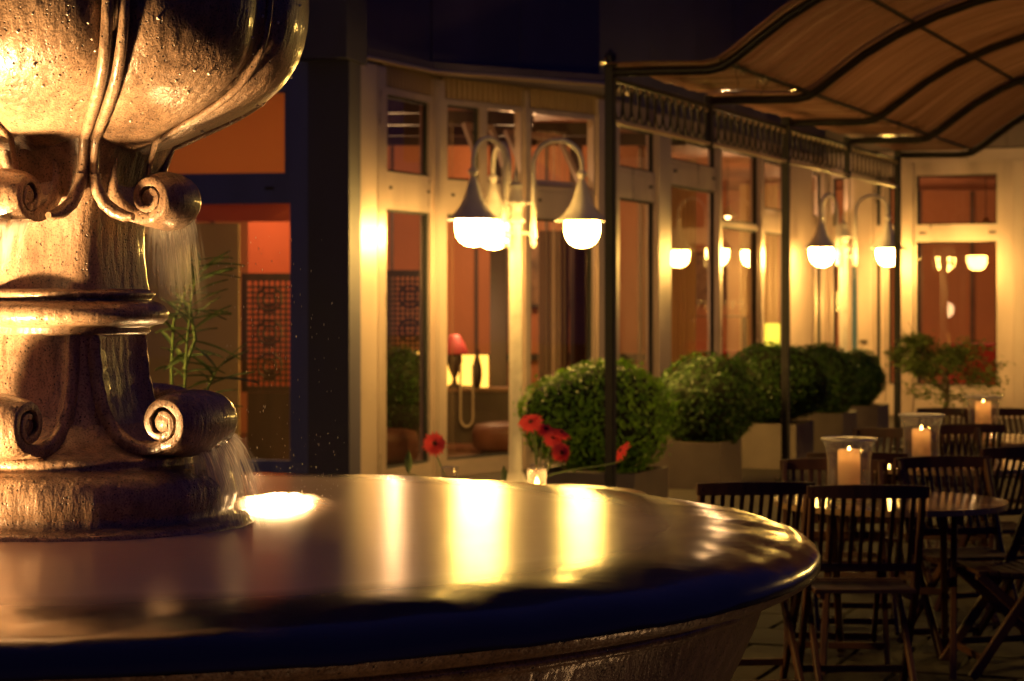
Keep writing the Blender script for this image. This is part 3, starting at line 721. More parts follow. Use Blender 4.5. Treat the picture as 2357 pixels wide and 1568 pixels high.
# overhanging eave with its gutter
ev = MB(); G0 = V2(-1.45,17.95); G1 = V2(-.70,19.55); G2 = V2(.93,20.7); G3 = V2(1.15,21.6)
z0 = 3.62
ins = [PA0+V2(-.3,0), PA1+V2(-.2,.2), PB1+V2(-.2,.3), PB1+V2(0,.5)]
out_ = [G0, G1, G2, G3]
for zz in (z0, z0+.1): pass
vs = []; 
for zz in (z0+.045, z0+.14):
    vs += [p+Vector((0,0,zz)) for p in out_] + [p+Vector((0,0,zz)) for p in ins]
fs = []
for i in range(3):
    fs += [(i,i+1,5+i,4+i),(8+i,12+i,13+i,9+i),(i,8+i,9+i,i+1)]
ev.add(vs, fs); bpart(ev, 'eave', CLAD)
gt = MB(); gt.tube([p+Vector((0,0,z0+.05)) for p in out_], .022, 10); bpart(gt, 'gutter', GUTTER)
# --- dark upper storey: cladding panels with open joints
def cladding(w, u0, u1, z0, z1, wd, m=CLAD, off=0.0):
    wbox(w, u0, u1, z0, z1, -.3, -.08+off, 'upper_wall', SEAM)
    n = max(1, round((u1-u0)/wd)); st = (u1-u0)/n
    for i in range(n):
        for k, (a, b_) in enumerate(((z0,z0+2.9),(z0+2.91,z1))):
            wbox(w, u0+i*st+.006, u0+(i+1)*st-.006, a, b_-.008, -.078+off, -.05+off, 'cladding_panel', m)
cladding(WA, -.1, WA.L, 3.78, 9.5, 1.8)
cladding(WB, 0, WB.L, 3.78, 9.5, 1.3)
cladding(WC, 0, WC.L+.3, 3.68, 9.5, 1.7)
UPD = mat("grey_brown_render", (.22,.17,.16), .8, noise=(.3, 1.5, (1,1,1)))
cladding(WD, 0, WD.L, 3.74, 9.5, 2.4, UPD, .05)

# ================================================================== LEFT WING in navy frames
WL = Wall(V2(-4.6,18.35), V2(-1.75,17.75))
lw = empty('navy_window_wall', (0,18,0), label="dark navy framed window wall left of the cream pillar, partly behind the fountain", cat="window wall")
def lbox(px0, px1, z0, z1, d0, d1, name, m, parent=None):
    x = MB(); x.box((WL.u(px0),d0,z0),(WL.u(px1),d1,z1), WL.M()); o = x.build(name, m, parent or lw)
    if parent is None: o.matrix_parent_inverse = Matrix.Translation((0,-18,0))
    return o
def zl(py, px=655): return WL.z(px, py)
lbox(676, 720, 0, 9.0, -.2, .10, 'pillar', NAVY)
lbox(720.5, 815, 0, 3.55, -.2, .14, 'pillar', NAVYWALL)
lbox(700, 822, 3.552, 9.0, -.3, .30, 'upper_box', NAVYWALL)
lbox(-200, 676, zl(398), zl(468), -.1, .02, 'transom', NAVY)
lbox(-200, 676, zl(212), zl(150), -.1, .02, 'head_beam', NAVY)
lbox(655, 676, zl(398)+.002, zl(212)-.002, -.1, .0, 'jamb', NAVY)
lbox(-200, 676, 0, .3, -.1, .02, 'plinth', NAVY)
lbox(-200, 700, zl(150)+.002, 9.0, -.2, -.02, 'upper_wall', NAVYWALL)
lbox(236, 256, .3, zl(468)-.002, -.1, .0, 'mullion', NAVY)
lbox(236, 256, zl(398)+.002, zl(212)-.002, -.1, .0, 'mullion', NAVY)
for a, b_, c0, c1 in ((-200,676,.3,zl(468)),(-200,655,zl(398),zl(212))):
    x = MB(); M = WL.M(); ua, ub = WL.u(a), WL.u(b_)
    x.add([M@Vector(p) for p in ((ua,-.06,c0),(ub,-.06,c0),(ub,-.06,c1),(ua,-.06,c1))], ((0,1,2,3),)); o = x.build('pane', GLASS, lw); o.matrix_parent_inverse = Matrix.Translation((0,-18,0))
lbox(612, 632, zl(437), zl(430), .021, .03, 'hinge_cap', SEAM)

# ================================================================== INTERIOR
def ibox(a, b_, name, m):
    o = MB().box(a, b_).build(name, m, bld); o.matrix_parent_inverse = Matrix.Translation((0,-22,0)); return o
ibox((-9,26,0),(1.9,26.1,3.6), 'interior_wall', ORANGE)
ibox((1.8,26.1,0),(1.9,37,3.6), 'interior_wall', BEIGE)
ibox((1.9,37,0),(12,37.1,3.6), 'interior_wall', ORANGE)
ibox((-9,18.6,0),(-8.9,26,3.6), 'interior_wall', REDP)
def poly(pts, z, name, m, flip=False, th=.06):
    x = MB(); n = len(pts); vs = [(p[0],p[1],z) for p in pts]+[(p[0],p[1],z+th) for p in pts]
    x.add(vs, [tuple(range(n-1,-1,-1)), tuple(range(n,2*n))]+[(i,(i+1)%n,n+(i+1)%n,n+i) for i in range(n)])
    o = x.build(name, m, bld); o.matrix_parent_inverse = Matrix.Translation((0,-22,0)); return o
inner = [(-8.9,18.95),(-4.7,18.6),(-1.6,18.1),(PA0.x-.02,PA0.y+.15),(PA1.x-.12,PA1.y+.06),(PB1.x-.13,PB1.y+.07),(PC1.x-.1,PC1.y+.15),(9.2,29.2),(11.9,36.9),(1.95,36.9),(1.75,25.95),(-8.9,25.95)]
poly(inner, 3.50, 'ceiling', CEIL); poly(inner, .02, 'floor', BROWNW, th=.02)
# red hanging panel and beige partition seen in the left wing
ibox((-3.3,19.4,0),(-2.44,19.48,2.30), 'partition', BEIGE)
ibox((-3.3,19.35,2.32),(-1.72,19.5,2.55), 'red_pelmet', REDP)
ibox((-2.60,21.4,0),(-1.75,21.46,3.0), 'red_partition', REDP)
ibox((-3.6,19.0,2.62),(-1.7,19.05,3.48), 'blind', translucent('orange_blind_cloth',(.9,.55,.24),.55))
ibox((.66,24.6,0),(.80,24.9,3.45), 'dark_post', DARKW)
ibox((-.24,23.6,0),(-.06,24.6,3.45), 'dark_post', DARKW)
# upright boards and framed pictures on the far wall, beams under the ceiling
bxx = -8.8; rb = random.Random(8)
while bxx < 1.6:
    ibox((bxx,25.955,.05),(bxx+.035,25.998,3.48), 'wall_batten', DARKW if rb.random() < .4 else BROWNW); bxx += rb.uniform(.35,.6)
for bxx in (2.6,3.4,4.3,5.1,6.0,6.9,7.8,8.6): ibox((bxx,36.95,.05),(bxx+.06,36.998,3.48), 'wall_batten', BROWNW)
ibox((-8.8,25.94,.9),(1.7,25.953,.98), 'dado_rail', DARKW)
for yb in (20.2,21.6,23.0,24.4): ibox((-8.5,yb,3.36),(-.9+.62*(yb-19.8),yb+.12,3.498), 'ceiling_beam', DARKW)
PIC = mat("dim_painting", (.35,.2,.1), .5, noise=(.9, 6, (1,1,1)))
for (xx, yy, zz, w_, h_, lab) in ((-2.1,25.9,1.75,.4,.3,"framed painting far inside behind the window beside the cream pillar"),(.42,25.9,1.95,.28,.38,"framed painting on the far wall between the dark curtains"),(3.1,36.9,2.0,.5,.4,"framed painting far inside behind the third tall window")):
    t = empty('painting', (xx,yy,zz), label=lab, cat="painting")
    MB().box((-w_,0,-h_),(w_,.02,h_)).build('canvas', PIC, t)
    MB().box((-w_-.04,-.02,h_),(w_+.04,.03,h_+.04)).box((-w_-.04,-.02,-h_-.04),(w_+.04,.03,-h_)).box((-w_-.04,-.02,-h_+.001),(-w_,.03,h_-.001)).box((w_,-.02,-h_+.001),(w_+.04,.03,h_-.001)).build('frame', DARKW, t)
SHEER = veil_material("sheer_curtain_cloth", .6, 14, .3, (.8,.6,.4))
def sheer(w, px0, px1, off, label):
    u0, u1 = w.u(px0), w.u(px1); N = 60; vs = []; uv = []; fs = []; M = w.M()
    for i in range(N+1):
        t = i/N
        for z, v in ((.12,.35),(3.3,.0)): vs.append(M@Vector((u0+(u1-u0)*t, off+.03*sin(t*26), z))); uv.append((.2+.6*t, v))
    for i in range(N): fs.append((2*i,2*i+2,2*i+3,2*i+1))
    mb = MB(); mb.add(vs, fs, True); tag(mb.build('sheer_curtain', SHEER, uv=uv), label, 'sheer curtain')
sheer(WB, 1030, 1105, -.35, "sheer curtain hanging inside the window between cream pillar and lamp post")
sheer(WB, 1300, 1362, -.35, "sheer curtain gathered inside the window left of the nearest canopy post")
sheer(WC, 1545, 1600, -.4, "sheer curtain inside the second tall window right of the nearest canopy post")
# curtains
def curtain(x0, x1, y, z0, z1, m, label, n=10, group=None):
    x = MB(); N = n*8; vs = []; fs = []
    for i in range(N+1):
        t = i/N; yy = y+.035*sin(t*n*2*pi)+.01*sin(t*31)
        vs += [(x0+(x1-x0)*t, yy, z0), (x0+(x1-x0)*t+.01*sin(t*9), yy*.999+y*.001, z1)]
    for i in range(N): fs.append((2*i,2*i+2,2*i+3,2*i+1))
    x.add(vs, fs, True); o = x.build('curtain', m); tag(o, label, 'curtain', group); return o
curtain(.28,.60,22.9,.3,2.35,CURT, "narrow dark curtain behind the wide window, left of its pair")
curtain(.66,.86,23.0,.3,2.35,CURT, "narrow dark curtain behind the wide window, right of its pair")
curtain(1.72,2.2,26.0,.1,3.3,CURTP, "pale curtain hanging behind the glass door next to the black canopy post")
curtain(3.3,3.85,31.5,.1,3.3,CURTP, "pale curtain far inside behind the canopy's middle post")
# lattice screens
def lattice(x0, x1, y, z0, z1, label, nx=8):
    t = empty('lattice_screen', ((x0+x1)/2, y, 0), label=label, cat="screen", group="carved lattice screens inside the windows")
    W = (x1-x0)/2; f = .055
    fr = MB(); fr.box((-W,-.02,z0),(-W+f,.02,z1)); fr.box((W-f,-.02,z0),(W,.02,z1)); fr.box((-W+f,-.02,z1-f*1.3),(W-f,.018,z1)); fr.box((-W+f,-.02,z0),(W-f,.018,z0+f)); fr.box((-W+f,-.02,0),(W-f,.01,z0-.002)) if z0 > .1 else None
    fr.build('frame', DARKW, t)
    la = MB(); st = (2*W-2*f)/nx; nz = int((z1-z0-f*2)/st)
    for i in range(1, nx): x = -W+f+i*st; la.box((x-.011,-.008,z0+f),(x+.011,.008,z1-f*1.3))
    for k in range(1, nz+1): z = z0+f+k*st; la.box((-W+f,-.0075,z-.011),(W-f,.0085,z+.011)) if z < z1-f*1.4 else None
    for zc in [z0+(z1-z0)*q for q in (.22,.5,.78)]:
        for R in (2.3*st, 1.25*st):
            pts = [Vector((R*cos(a+pi/8), 0, zc+R*sin(a+pi/8))) for a in [k*pi/4 for k in range(8)]]
            la.tube(pts, .016, 4, closed=True, smooth=False)
    tag(la.build('lattice', DARKW, t), kind='stuff')
lattice(-2.46,-1.95,19.75,.78,1.86, "carved lattice screen with lit orange wall behind, in the navy framed window")
lattice(-1.32,-.80,22.6,.68,1.93, "carved lattice screen with a lamp shining behind, in the window beside the cream pillar")
# lamps indoors: a light bulb inside a real shade
def lamp_light(p, e, col, r=.06):
    l = bpy.data.lights.new('indoor_bulb_light', 'POINT'); l.energy = e; l.color = col; l.shadow_soft_size = r
    o = bpy.data.objects.new('light_source', l); C.objects.link(o); o.location = p; return o
SHLIT = emission("lit_paper_shade", (1.0,.47,.07), 2.6)
SHY = emission("lit_yellow_shade", (1.0,.78,.06), 1.9)
REDSH = mat("red_lamp_shade", (.32,.03,.03), .6)
PEND = emission("lit_pendant_bulb", (1.0,.60,.22), 14)
WARM = (1.0,.56,.24)
def pendant(x, y, z, e, label):
    t = empty('pendant_lamp', (x,y,3.5), label=label, cat="pendant lamp", group="pendant lamps over the indoor tables")
    d = 3.5-z
    MB().tube([(0,0,0),(0,0,-d+.12)], .006, 6).build('cord', BLACKM, t)
    MB().lathe([(.015,-d+.14),(.03,-d+.13),(.06,-d+.06),(.13,-d+.0),(.132,-d-.003),(.06,-d+.055),(.025,-d+.11)], 24).build('shade', BRASS, t)
    MB().lathe([(.001,-d+.05),(.03,-d+.03),(.04,-d),(.03,-d-.03),(.001,-d-.042)], 16).build('bulb', PEND, t)
    lamp_light((x,y,z-.12), e, WARM)
pendant(-2.45,20.45,2.75,34, "pendant lamp behind the navy framed window")
pendant(-1.3,23.8,2.75,40, "pendant lamp beyond the window beside the cream pillar")
pendant(.1,24.3,2.75,46, "pendant lamp beyond the open hopper window")
pendant(2.9,29.2,2.75,75, "pendant lamp far inside behind the canopy's first bay")
pendant(4.6,34.0,2.75,85, "pendant lamp far inside near the cream door")
pendant(7.2,33.0,2.75,55, "pendant lamp behind the window at the right edge")
# big paper lamp with a red-shaded table lamp in front, and the vases that stand dark against it
tb = empty('sideboard', (-.48,22.9,0), label="low dark sideboard indoors below the glowing paper lamp", cat="sideboard")
b1 = MB(); b1.box((-.55,-.2,.12),(.5,.2,.66)); b1.build('cabinet', DARKW, tb)
b1 = MB(); b1.box((-.58,-.23,.662),(.53,.23,.70)); b1.build('top', BROWNW, tb)
for sx in (-.5,.42):
    for sy in (-.18,.14): MB().box((sx,sy,.041),(sx+.05,sy+.05,.118)).build('leg', DARKW, tb)
p0, p1 = at(1012,817,23.0), at(1124,905,23.0)
pl = empty('paper_lamp', ((p0.x+p1.x)/2,23.0,.70), label="wide glowing paper lamp on the sideboard behind the window left of the lamp post", cat="lamp")
bx = MB(); W = (p1.x-p0.x)/2; z0 = p1.z-.70; z1 = p0.z-.70
bx.box((-W,-.07,z0),(W,.07,z1)); bx.build('shade', SHLIT, pl)
fr = MB(); fr.box((-W-.01,-.08,z1),(W+.01,.08,z1+.012)); fr.box((-W-.01,-.08,z0-.012),(W+.01,.08,z0)); fr.build('frame', DARKW, pl)
MB().lathe([(.12,.0),(.12,.015),(.02,.02),(.02,z0-.013)], 20).build('base', DARKW, pl)
lamp_light(((p0.x+p1.x)/2,22.75,1.45), 26, WARM, .15)
q = at(1046,815,22.75); rl = empty('red_table_lamp', (q.x,22.75,.70), label="small lamp with dark red shade standing before the glowing paper lamp", cat="lamp")
zb = q.z-.70
MB().lathe([(.155,zb),(.15,zb+.02),(.10,zb+.12),(.065,zb+.17),(.05,zb+.20),(.0005,zb+.205)], 28).build('shade', REDSH, rl)
MB().lathe([(.07,.0),(.075,.02),(.03,.05),(.02,.1),(.055,.18),(.085,.28),(.075,.36),(.03,.42),(.012,.46),(.012,zb+.05)], 24).build('base', DARKW, rl)
for px, w_, h_, lab in ((1098,.055,.40,"tall dark vase indoors, right of the red shaded lamp"),):
    q = at(px, 900, 22.72)
    vs_ = MB().lathe([(.0005,0),(w_*.6,0),(w_,h_*.3),(w_*.95,h_*.5),(w_*.4,h_*.85),(w_*.45,h_)], 24, c=(q.x,22.72,.702)).build('vase', DARKW); tag(vs_, lab, 'vase')
# pale cord loop
lpz = MB(); c1 = at(1060,870,22.6); pts = []
for i in range(25):
    a = pi*i/24; pts.append((c1.x+.065-.065*cos(a)*1.0, 22.6, at(0,960,22.6).z-.10*sin(a)))
pts = [(c1.x,22.6,at(0,840,22.6).z)] + pts + [(c1.x+.13,22.6,at(0,840,22.6).z)]
tag(lpz.tube(pts, .012, 8).build('hanging_loop', mat("pale_rope",(.5,.4,.3),.7)), "pale rope loop hanging inside the window before the glowing lamp", "rope loop")
# light behind lattice 2
q0, q1 = at(938,805,23.2), at(975,900,23.2)
pl2 = empty('glowing_shade_lamp', ((q0.x+q1.x)/2,23.2,0), label="glowing paper lamp seen through the lattice screen beside the cream pillar", cat="lamp")
x = MB(); x.box((-(q1.x-q0.x)/2,-.06,q1.z),((q1.x-q0.x)/2,.06,q0.z)); x.build('shade', SHLIT, pl2)
x = MB(); x.box((-.09,-.06,.041),(.09,.06,q1.z-.002)); x.build('base', DARKW, pl2)
# yellow block lamp behind the canopy
q0, q1 = at(1762,745,30.5), at(1812,800,30.5)
pl3 = empty('yellow_box_lamp', ((q0.x+q1.x)/2,30.5,0), label="square yellow lamp shade glowing behind the box shrubs at the middle canopy post", cat="lamp")
x = MB(); x.box((-(q1.x-q0.x)/2,-.1,q1.z-.05),((q1.x-q0.x)/2,.1,q0.z)); x.build('shade', SHY, pl3)
x = MB(); x.box((-.03,-.03,.06),(.03,.03,q1.z-.052)); x.box((-.14,-.12,.041),(.14,.12,.06)); x.build('base', DARKW, pl3)
lamp_light(((q0.x+q1.x)/2,30.1,1.6), 26, (1.0,.6,.12), .15)
# indoor counter rail with glasses behind wall C
sh = empty('bar_shelf', (2.6,28.6,0), label="indoor shelf rail carrying upside down glasses behind the third tall window", cat="shelf")
q = at(1595,727,28.6).z
MB().box((-.62,-.15,q-.02),(.5,.15,q)).build('board', BROWNW, sh)
for sx in (-.58,.44): MB().box((sx,-.12,.041),(sx+.04,.12,q-.021)).build('leg', DARKW, sh)
for i in range(9):
    c = (2.6-.5+i*.115, 28.6, q+.0005)
    b_ = MB().lathe([(.032,0),(.033,.003),(.005,.01),(.004,.09),(.03,.12),(.036,.17),(.030,.20)], 14, c=c).build('wine_glass', JAR)
    tag(b_, "wine glass standing in the row on the indoor shelf rail behind the third tall window", 'wine glass', 'wine glasses on the indoor shelf')
# dining chairs / sofas indoors as dark upholstered seats
def sofa(x, y, w_, m, label):
    t = empty('armchair', (x,y,.04), label=label, cat="armchair")
    for nm, a, b2 in (('seat',(-w_,-.35,.15),(w_,.3,.42)),('backrest',(-w_-.1,.3,.15),(w_+.1,.5,.95)),('armrest',(-w_-.12,-.35,.15),(-w_-.002,.298,.62)),('armrest',(w_+.002,-.35,.15),(w_+.12,.298,.62))):
        o = MB().box(a,b2).build(nm, m, t); md = o.modifiers.new('round','BEVEL'); md.width = .05; md.segments = 3
    for sx in (-w_, w_-.05):
        for sy in (-.33,.4): MB().box((sx,sy,0),(sx+.05,sy+.05,.149)).build('leg', DARKW, t)
UPH = mat("brown_leather", (.14,.05,.03), .5, noise=(.3,5,(1,1,1)))
def pouf(x, y, r_, h_, label):
    t = empty('pouf', (x,y,.04), label=label, cat="pouf")
    MB().lathe([(.0005,.05),(r_*.9,.05),(r_,.09),(r_*1.02,h_*.7),(r_*.95,h_*.93),(r_*.6,h_),(.0005,h_*.99)], 32).build('cushion', UPH, t)
    MB().lathe([(.0005,0),(r_*.8,0),(r_*.8,.049),(.0005,.049)], 24).build('base', DARKW, t)
pouf(.02,22.2,.42,.33,"brown leather pouf inside the window just left of the lamp post")
pouf(-1.25,20.6,.36,.36,"brown leather pouf low inside the window beside the cream pillar")
sofa(-2.2,18.9+.6,.3,UPH,"brown leather armchair low inside the navy framed window") if False else None
RED = mat("red_upholstery", (.42,.03,.03), .7)
sofa(2.45,26.9,.35,RED,"red armchair inside the third tall window above the box shrubs")
sofa(7.0,31.6,.45,RED,"red armchair inside the window at the right edge")

# ================================================================== LAMP POSTS
def make_lamp():
    t = empty('lamp_post', (0,0,0))
    MB().lathe([(.13,0),(.13,.03),(.085,.06),(.075,.11),(.058,.13),(.056,.5),(.055,1.5),(.055,2.25),(.06,2.27)], 28).build('pole', LAMPW, t)
    MB().lathe([(.06,2.27),(.085,2.285),(.085,2.31),(.062,2.33),(.062,2.42),(.09,2.435),(.09,2.465),(.065,2.48),(.055,2.56),(.045,2.585),(.065,2.60),(.05,2.62),(.02,2.63)], 28).build('collar', LAMPW, t)
    MB().lathe([(.02,2.63),(.03,2.65),(.015,2.675),(.022,2.70),(.001,2.76)], 16).build('finial', LAMPW, t)
    for a in (128,8,250):
        n = VL(a); s = Vector((-n.y, n.x, 0)); rod = .157; R = .578; mid = (rod+R)/2; rad = (R-rod)/2; ztop = 2.78
        pts = [n*rod+Vector((0,0,2.16)), n*rod+Vector((0,0,2.4)), n*rod+Vector((0,0,ztop))]
        for i in range(1, 20):
            q = pi-pi*i/20; pts.append(n*(mid+rad*cos(q))+Vector((0,0,ztop+rad*sin(q)*1.0)))
        pts.append(n*R+Vector((0,0,ztop))); pts.append(n*R+Vector((0,0,2.70)))
        arm = MB().tube(pts, .021, 12).build('arm', LAMPW, t)
        MB().lathe([(.0005,2.06),(.012,2.07),(.026,2.10),(.016,2.13),(.030,2.16),(.026,2.2),(.021,2.22)], 14, c=tuple(n*rod)).build('drop_finial', LAMPW, arm)
        MB().tube([n*.05+Vector((0,0,2.45)), n*rod+Vector((0,0,2.45))], .017, 10).build('bracket', LAMPW, arm)
        MB().tube([n*.05+Vector((0,0,2.19)), n*rod+Vector((0,0,2.19))], .017, 10).build('bracket', LAMPW, arm)
        c = tuple(n*R)
        MB().lathe([(.022,2.73),(.04,2.715),(.045,2.69),(.03,2.67),(.022,2.655),(.03,2.64),(.045,2.60),(.062,2.54),(.085,2.47),(.115,2.41),(.155,2.355),(.20,2.315),(.235,2.296),(.237,2.288),(.20,2.30),(.14,2.345),(.10,2.40),(.06,2.5)], 36, c=c).build('lamp_shade', LAMPW, t)
        MB().lathe([(.10,2.345),(.145,2.30),(.153,2.26),(.15,2.20),(.138,2.15),(.11,2.105),(.06,2.075),(.0005,2.065)], 28, c=c).build('globe', GLOBE, t)
    return t
def VL(deg):
    a = radians(deg); return Vector((cos(a), -sin(a), 0))
L1 = make_lamp(); L1.location = (.03,18.73,0)
tag(L1, "white three armed lamp post with lit globes standing in front of the open hopper window", "lamp post", "three armed lamp posts along the facade")
L3 = copy_tree(L1); L3.location = (7.2,15.8,0)  # unseen post added to brighten the underside of the canopy
tag(L3, "lit lamp post added beyond the far side of the canopy to light its roof, outside the view", "lamp post", "three armed lamp posts along the facade")
L4 = copy_tree(L1); L4.location = (-3.1,8.4,0)  # unseen post added as warm fill for the water and terrace
tag(L4, "lit lamp post added left of the fountain as fill light, outside the view", "lamp post", "three armed lamp posts along the facade")
L2 = copy_tree(L1); L2.location = (4.33,28.4,0)
tag(L2, "smaller looking lamp post with lit globes under the far end of the canopy", "lamp post", "three armed lamp posts along the facade")

# ================================================================== CANOPY
P1 = V2(.68,15.0); DD = V2(4.17-.68, 23.5-15.0).normalized(); LEN = (V2(4.17,23.5)-P1).length
NN = Vector((DD.y, -DD.x, 0))               # across the canopy, to the right and nearer
can = empty('canopy', (P1.x,P1.y,0), label="black iron pergola with ringed frieze and ribbed arching roof over the tables", cat="pergola")
def cpart(mb, name, m, parent=None):
    o = mb.build(name, m, parent or can)
    if parent is None: o.matrix_parent_inverse = Matrix.Translation((-P1.x,-P1.y,0))
    return o
def cp3(u, s, z): return P1 + DD*u + NN*s + Vector((0,0,z))
ZB, ZTOP = 2.845, 3.14
SPAN = 5.6
def post(u, s, rad, finial, half=False):
    mb = MB(); z0 = 0 if not half else ZB-.03
    mb.bar(cp3(u,s,z0), cp3(u,s,ZTOP+.085), rad*2, rad*2, up=DD, bev=.008)
    o = cpart(mb, 'post', BLACKM)
    if not half:
        f = MB(); f.bar(cp3(u,s,0), cp3(u,s,.03), .16, .16, up=DD); f.build('foot_plate', BLACKM, o)
        c = cp3(u,s,0)
        f = MB(); f.lathe([(.05,ZTOP+.09),(.05,ZTOP+.10),(.025,ZTOP+.11),(.04,ZTOP+.135),(.044,ZTOP+.16),(.03,ZTOP+.18),(.012,ZTOP+.19),(.012,ZTOP+.20),(.0005,ZTOP+.205)], 18, c=(c.x,c.y,0)); f.build('finial', BLACKM, o)
for s in (0, SPAN):
    for u_ in (0, LEN/2, LEN): post(u_, s, .034, True)
    for u_ in (LEN/4, LEN*3/4): post(u_, s, .03, False, True)
for s in (0, SPAN):
    mb = MB(); mb.bar(cp3(.035,s,ZTOP), cp3(LEN-.035,s,ZTOP), .035, .03); cpart(mb, 'top_rail', BLACKM)
    mb = MB(); mb.bar(cp3(.035,s,ZB), cp3(LEN-.035,s,ZB), .045, .022); cpart(mb, 'bottom_rail', mat("lit_iron_rail", (.62,.46,.35), .4, .3) if s == 0 else BLACKM)  # near bottom rail is pale: lamp light put into its colour
# frieze rings, one object each
nr = 12; q4 = LEN/4
rm = MB(); hz = (ZTOP-ZB)/2-.03
pts = [(cos(a)*.083, 0, sin(a)*hz) for a in [2*pi*k/20 for k in range(20)]]
rm.tube(pts, .0085, 5, closed=True); ro = rm.build('frieze_ring', BLACKM, can); rme = ro.data; bpy.data.objects.remove(ro)
dm_ = MB(); dm_.lathe([(.0005,-.02),(.018,-.008),(.018,.008),(.0005,.02)], 8); do_ = dm_.build('frieze_knob', GUTTER, can); dme = do_.data; bpy.data.objects.remove(do_)
rz = atan2(DD.y, DD.x)
for s in (0,):
    for k in range(4):
        for i in range(nr):
            u_ = q4*k+.08+(q4-.16)*(i+.5)/nr; p = cp3(u_,s,(ZB+ZTOP)/2)
            o = inst(rme, 'frieze_ring', can, p, (0,0,rz)); o.matrix_parent_inverse = Matrix.Translation((-P1.x,-P1.y,0))
            o = inst(dme, 'frieze_knob', can, cp3(u_+.09,s-.0,ZTOP-.035)+NN*.0, (0,0,rz)); o.matrix_parent_inverse = Matrix.Translation((-P1.x,-P1.y,0))
# rib outline across the canopy
half = [(0,3.185),(.35,3.18),(.70,3.172),(.80,3.19),(.90,3.25),(1.05,3.36),(1.25,3.50),(1.5,3.64),(1.8,3.765),(2.1,3.86),(2.45,3.93),(2.8,3.955)]
prof = half + [(SPAN-a, b_) for a, b_ in half[-2::-1]]
for k in range(5):
    mb = MB(); mb.tube([cp3(LEN*k/4, a, b_) for a, b_ in prof], .034, 10); cpart(mb, 'roof_rib', BLACKM)
def zp(s):
    for i in range(len(prof)-1):
        if prof[i][0] <= s <= prof[i+1][0]:
            t = (s-prof[i][0])/(prof[i+1][0]-prof[i][0]); return prof[i][1]*(1-t)+prof[i+1][1]*t
for s in (.80,1.62,2.8,SPAN-1.62,SPAN-.80):
    mb = MB(); mb.tube([cp3(-.02,s,zp(s)+.035), cp3(LEN+.02,s,zp(s)+.035)], .014, 8); cpart(mb, 'purlin', BLACKM)
# corrugated sheets: one per bay
SHEET = bpy.data.materials.new("corrugated_plastic"); SHEET.use_nodes = True
_n = SHEET.node_tree.nodes; _L = SHEET.node_tree.links.new; _p = _n["Principled BSDF"]
_tc = _n.new("ShaderNodeTexCoord"); _mp = _n.new("ShaderNodeMapping"); _mp.inputs["Rotation"].default_value = (0,0,-rz); _mp.inputs["Scale"].default_value = (1,1,1)
_mp2 = _n.new("ShaderNodeMapping"); _mp2.inputs["Scale"].default_value = (18,.8,.8)
_nz = _n.new("ShaderNodeTexNoise"); _nz.inputs["Scale"].default_value = 1; _nz.inputs["Detail"].default_value = 5
_cr = _n.new("ShaderNodeValToRGB"); _cr.color_ramp.elements[0].position = .3; _cr.color_ramp.elements[1].position = .7
_cr.color_ramp.elements[0].color = (.38,.17,.13,1); _cr.color_ramp.elements[1].color = (.86,.47,.40,1)
_L(_tc.outputs["Object"], _mp.inputs[0]); _L(_mp.outputs[0], _mp2.inputs[0]); _L(_mp2.outputs[0], _nz.inputs[0]); _L(_nz.outputs[0], _cr.inputs[0]); _L(_cr.outputs[0], _p.inputs["Base Color"])
_b = _n.new("ShaderNodeBump"); _b.inputs["Strength"].default_value = .35; _b.inputs["Distance"].default_value = .02
_n5 = _n.new("ShaderNodeTexNoise"); _n5.inputs["Scale"].default_value = 9; _n5.inputs["Detail"].default_value = 4; _L(_tc.outputs["Object"], _n5.inputs[0]); _L(_n5.outputs[0], _b.inputs["Height"]); _L(_b.outputs[0], _p.inputs["Normal"]); _L(_b.outputs[0], _p.inputs["Coat Normal"])
_p.inputs["Roughness"].default_value = .14; _p.inputs["Coat Weight"].default_value = .8; _p.inputs["Coat Roughness"].default_value = .07
rs = random.Random(5)
fine = []
for i in range(len(prof)-1):
    for t in (0,.5): fine.append((prof[i][0]*(1-t)+prof[i+1][0]*t, prof[i][1]*(1-t)+prof[i+1][1]*t))
fine.append(prof[-1]); fine = [(-.03,3.185)]+fine+[(SPAN+.03,3.185)]
for k in range(4):
    u0 = LEN*k/4+(.0 if k else -.14); u1 = LEN*(k+1)/4-.004; pitch = .038; n = int((u1-u0)/(pitch/4)); mb = MB(); vs = []; fs = []
    for i in range(n+1):
        u_ = u0+(u1-u0)*i/n; h_ = .0042*cos(2*pi*u_/pitch)+.005*sin(u_*9+k)+.003*sin(u_*23+k)
        for a, b_ in fine:
            vs.append(cp3(u_, a, b_+.058+h_+.004*sin(a*6+u_*3)))
    m = len(fine)
    for i in range(n):
        for j in range(m-1): fs.append((i*m+j,(i+1)*m+j,(i+1)*m+j+1,i*m+j+1))
    mb.add(vs, fs, True); cpart(mb, 'roof_sheet', SHEET)
# creeper wires tied along the first purlin
tw = MB()
for i in range(46):
    u_ = rs.uniform(.2, LEN-.2); p = cp3(u_, .80+rs.uniform(-.04,.04), zp(.8)+.04); pts = [p]
    for j in range(4): pts.append(pts[-1]+Vector((rs.uniform(-.05,.05),rs.uniform(-.05,.05),rs.uniform(-.06,.045))))
    tw.tube(pts, .003, 4)
tag(tw.build('tie_wires', BLACKM), kind='stuff')

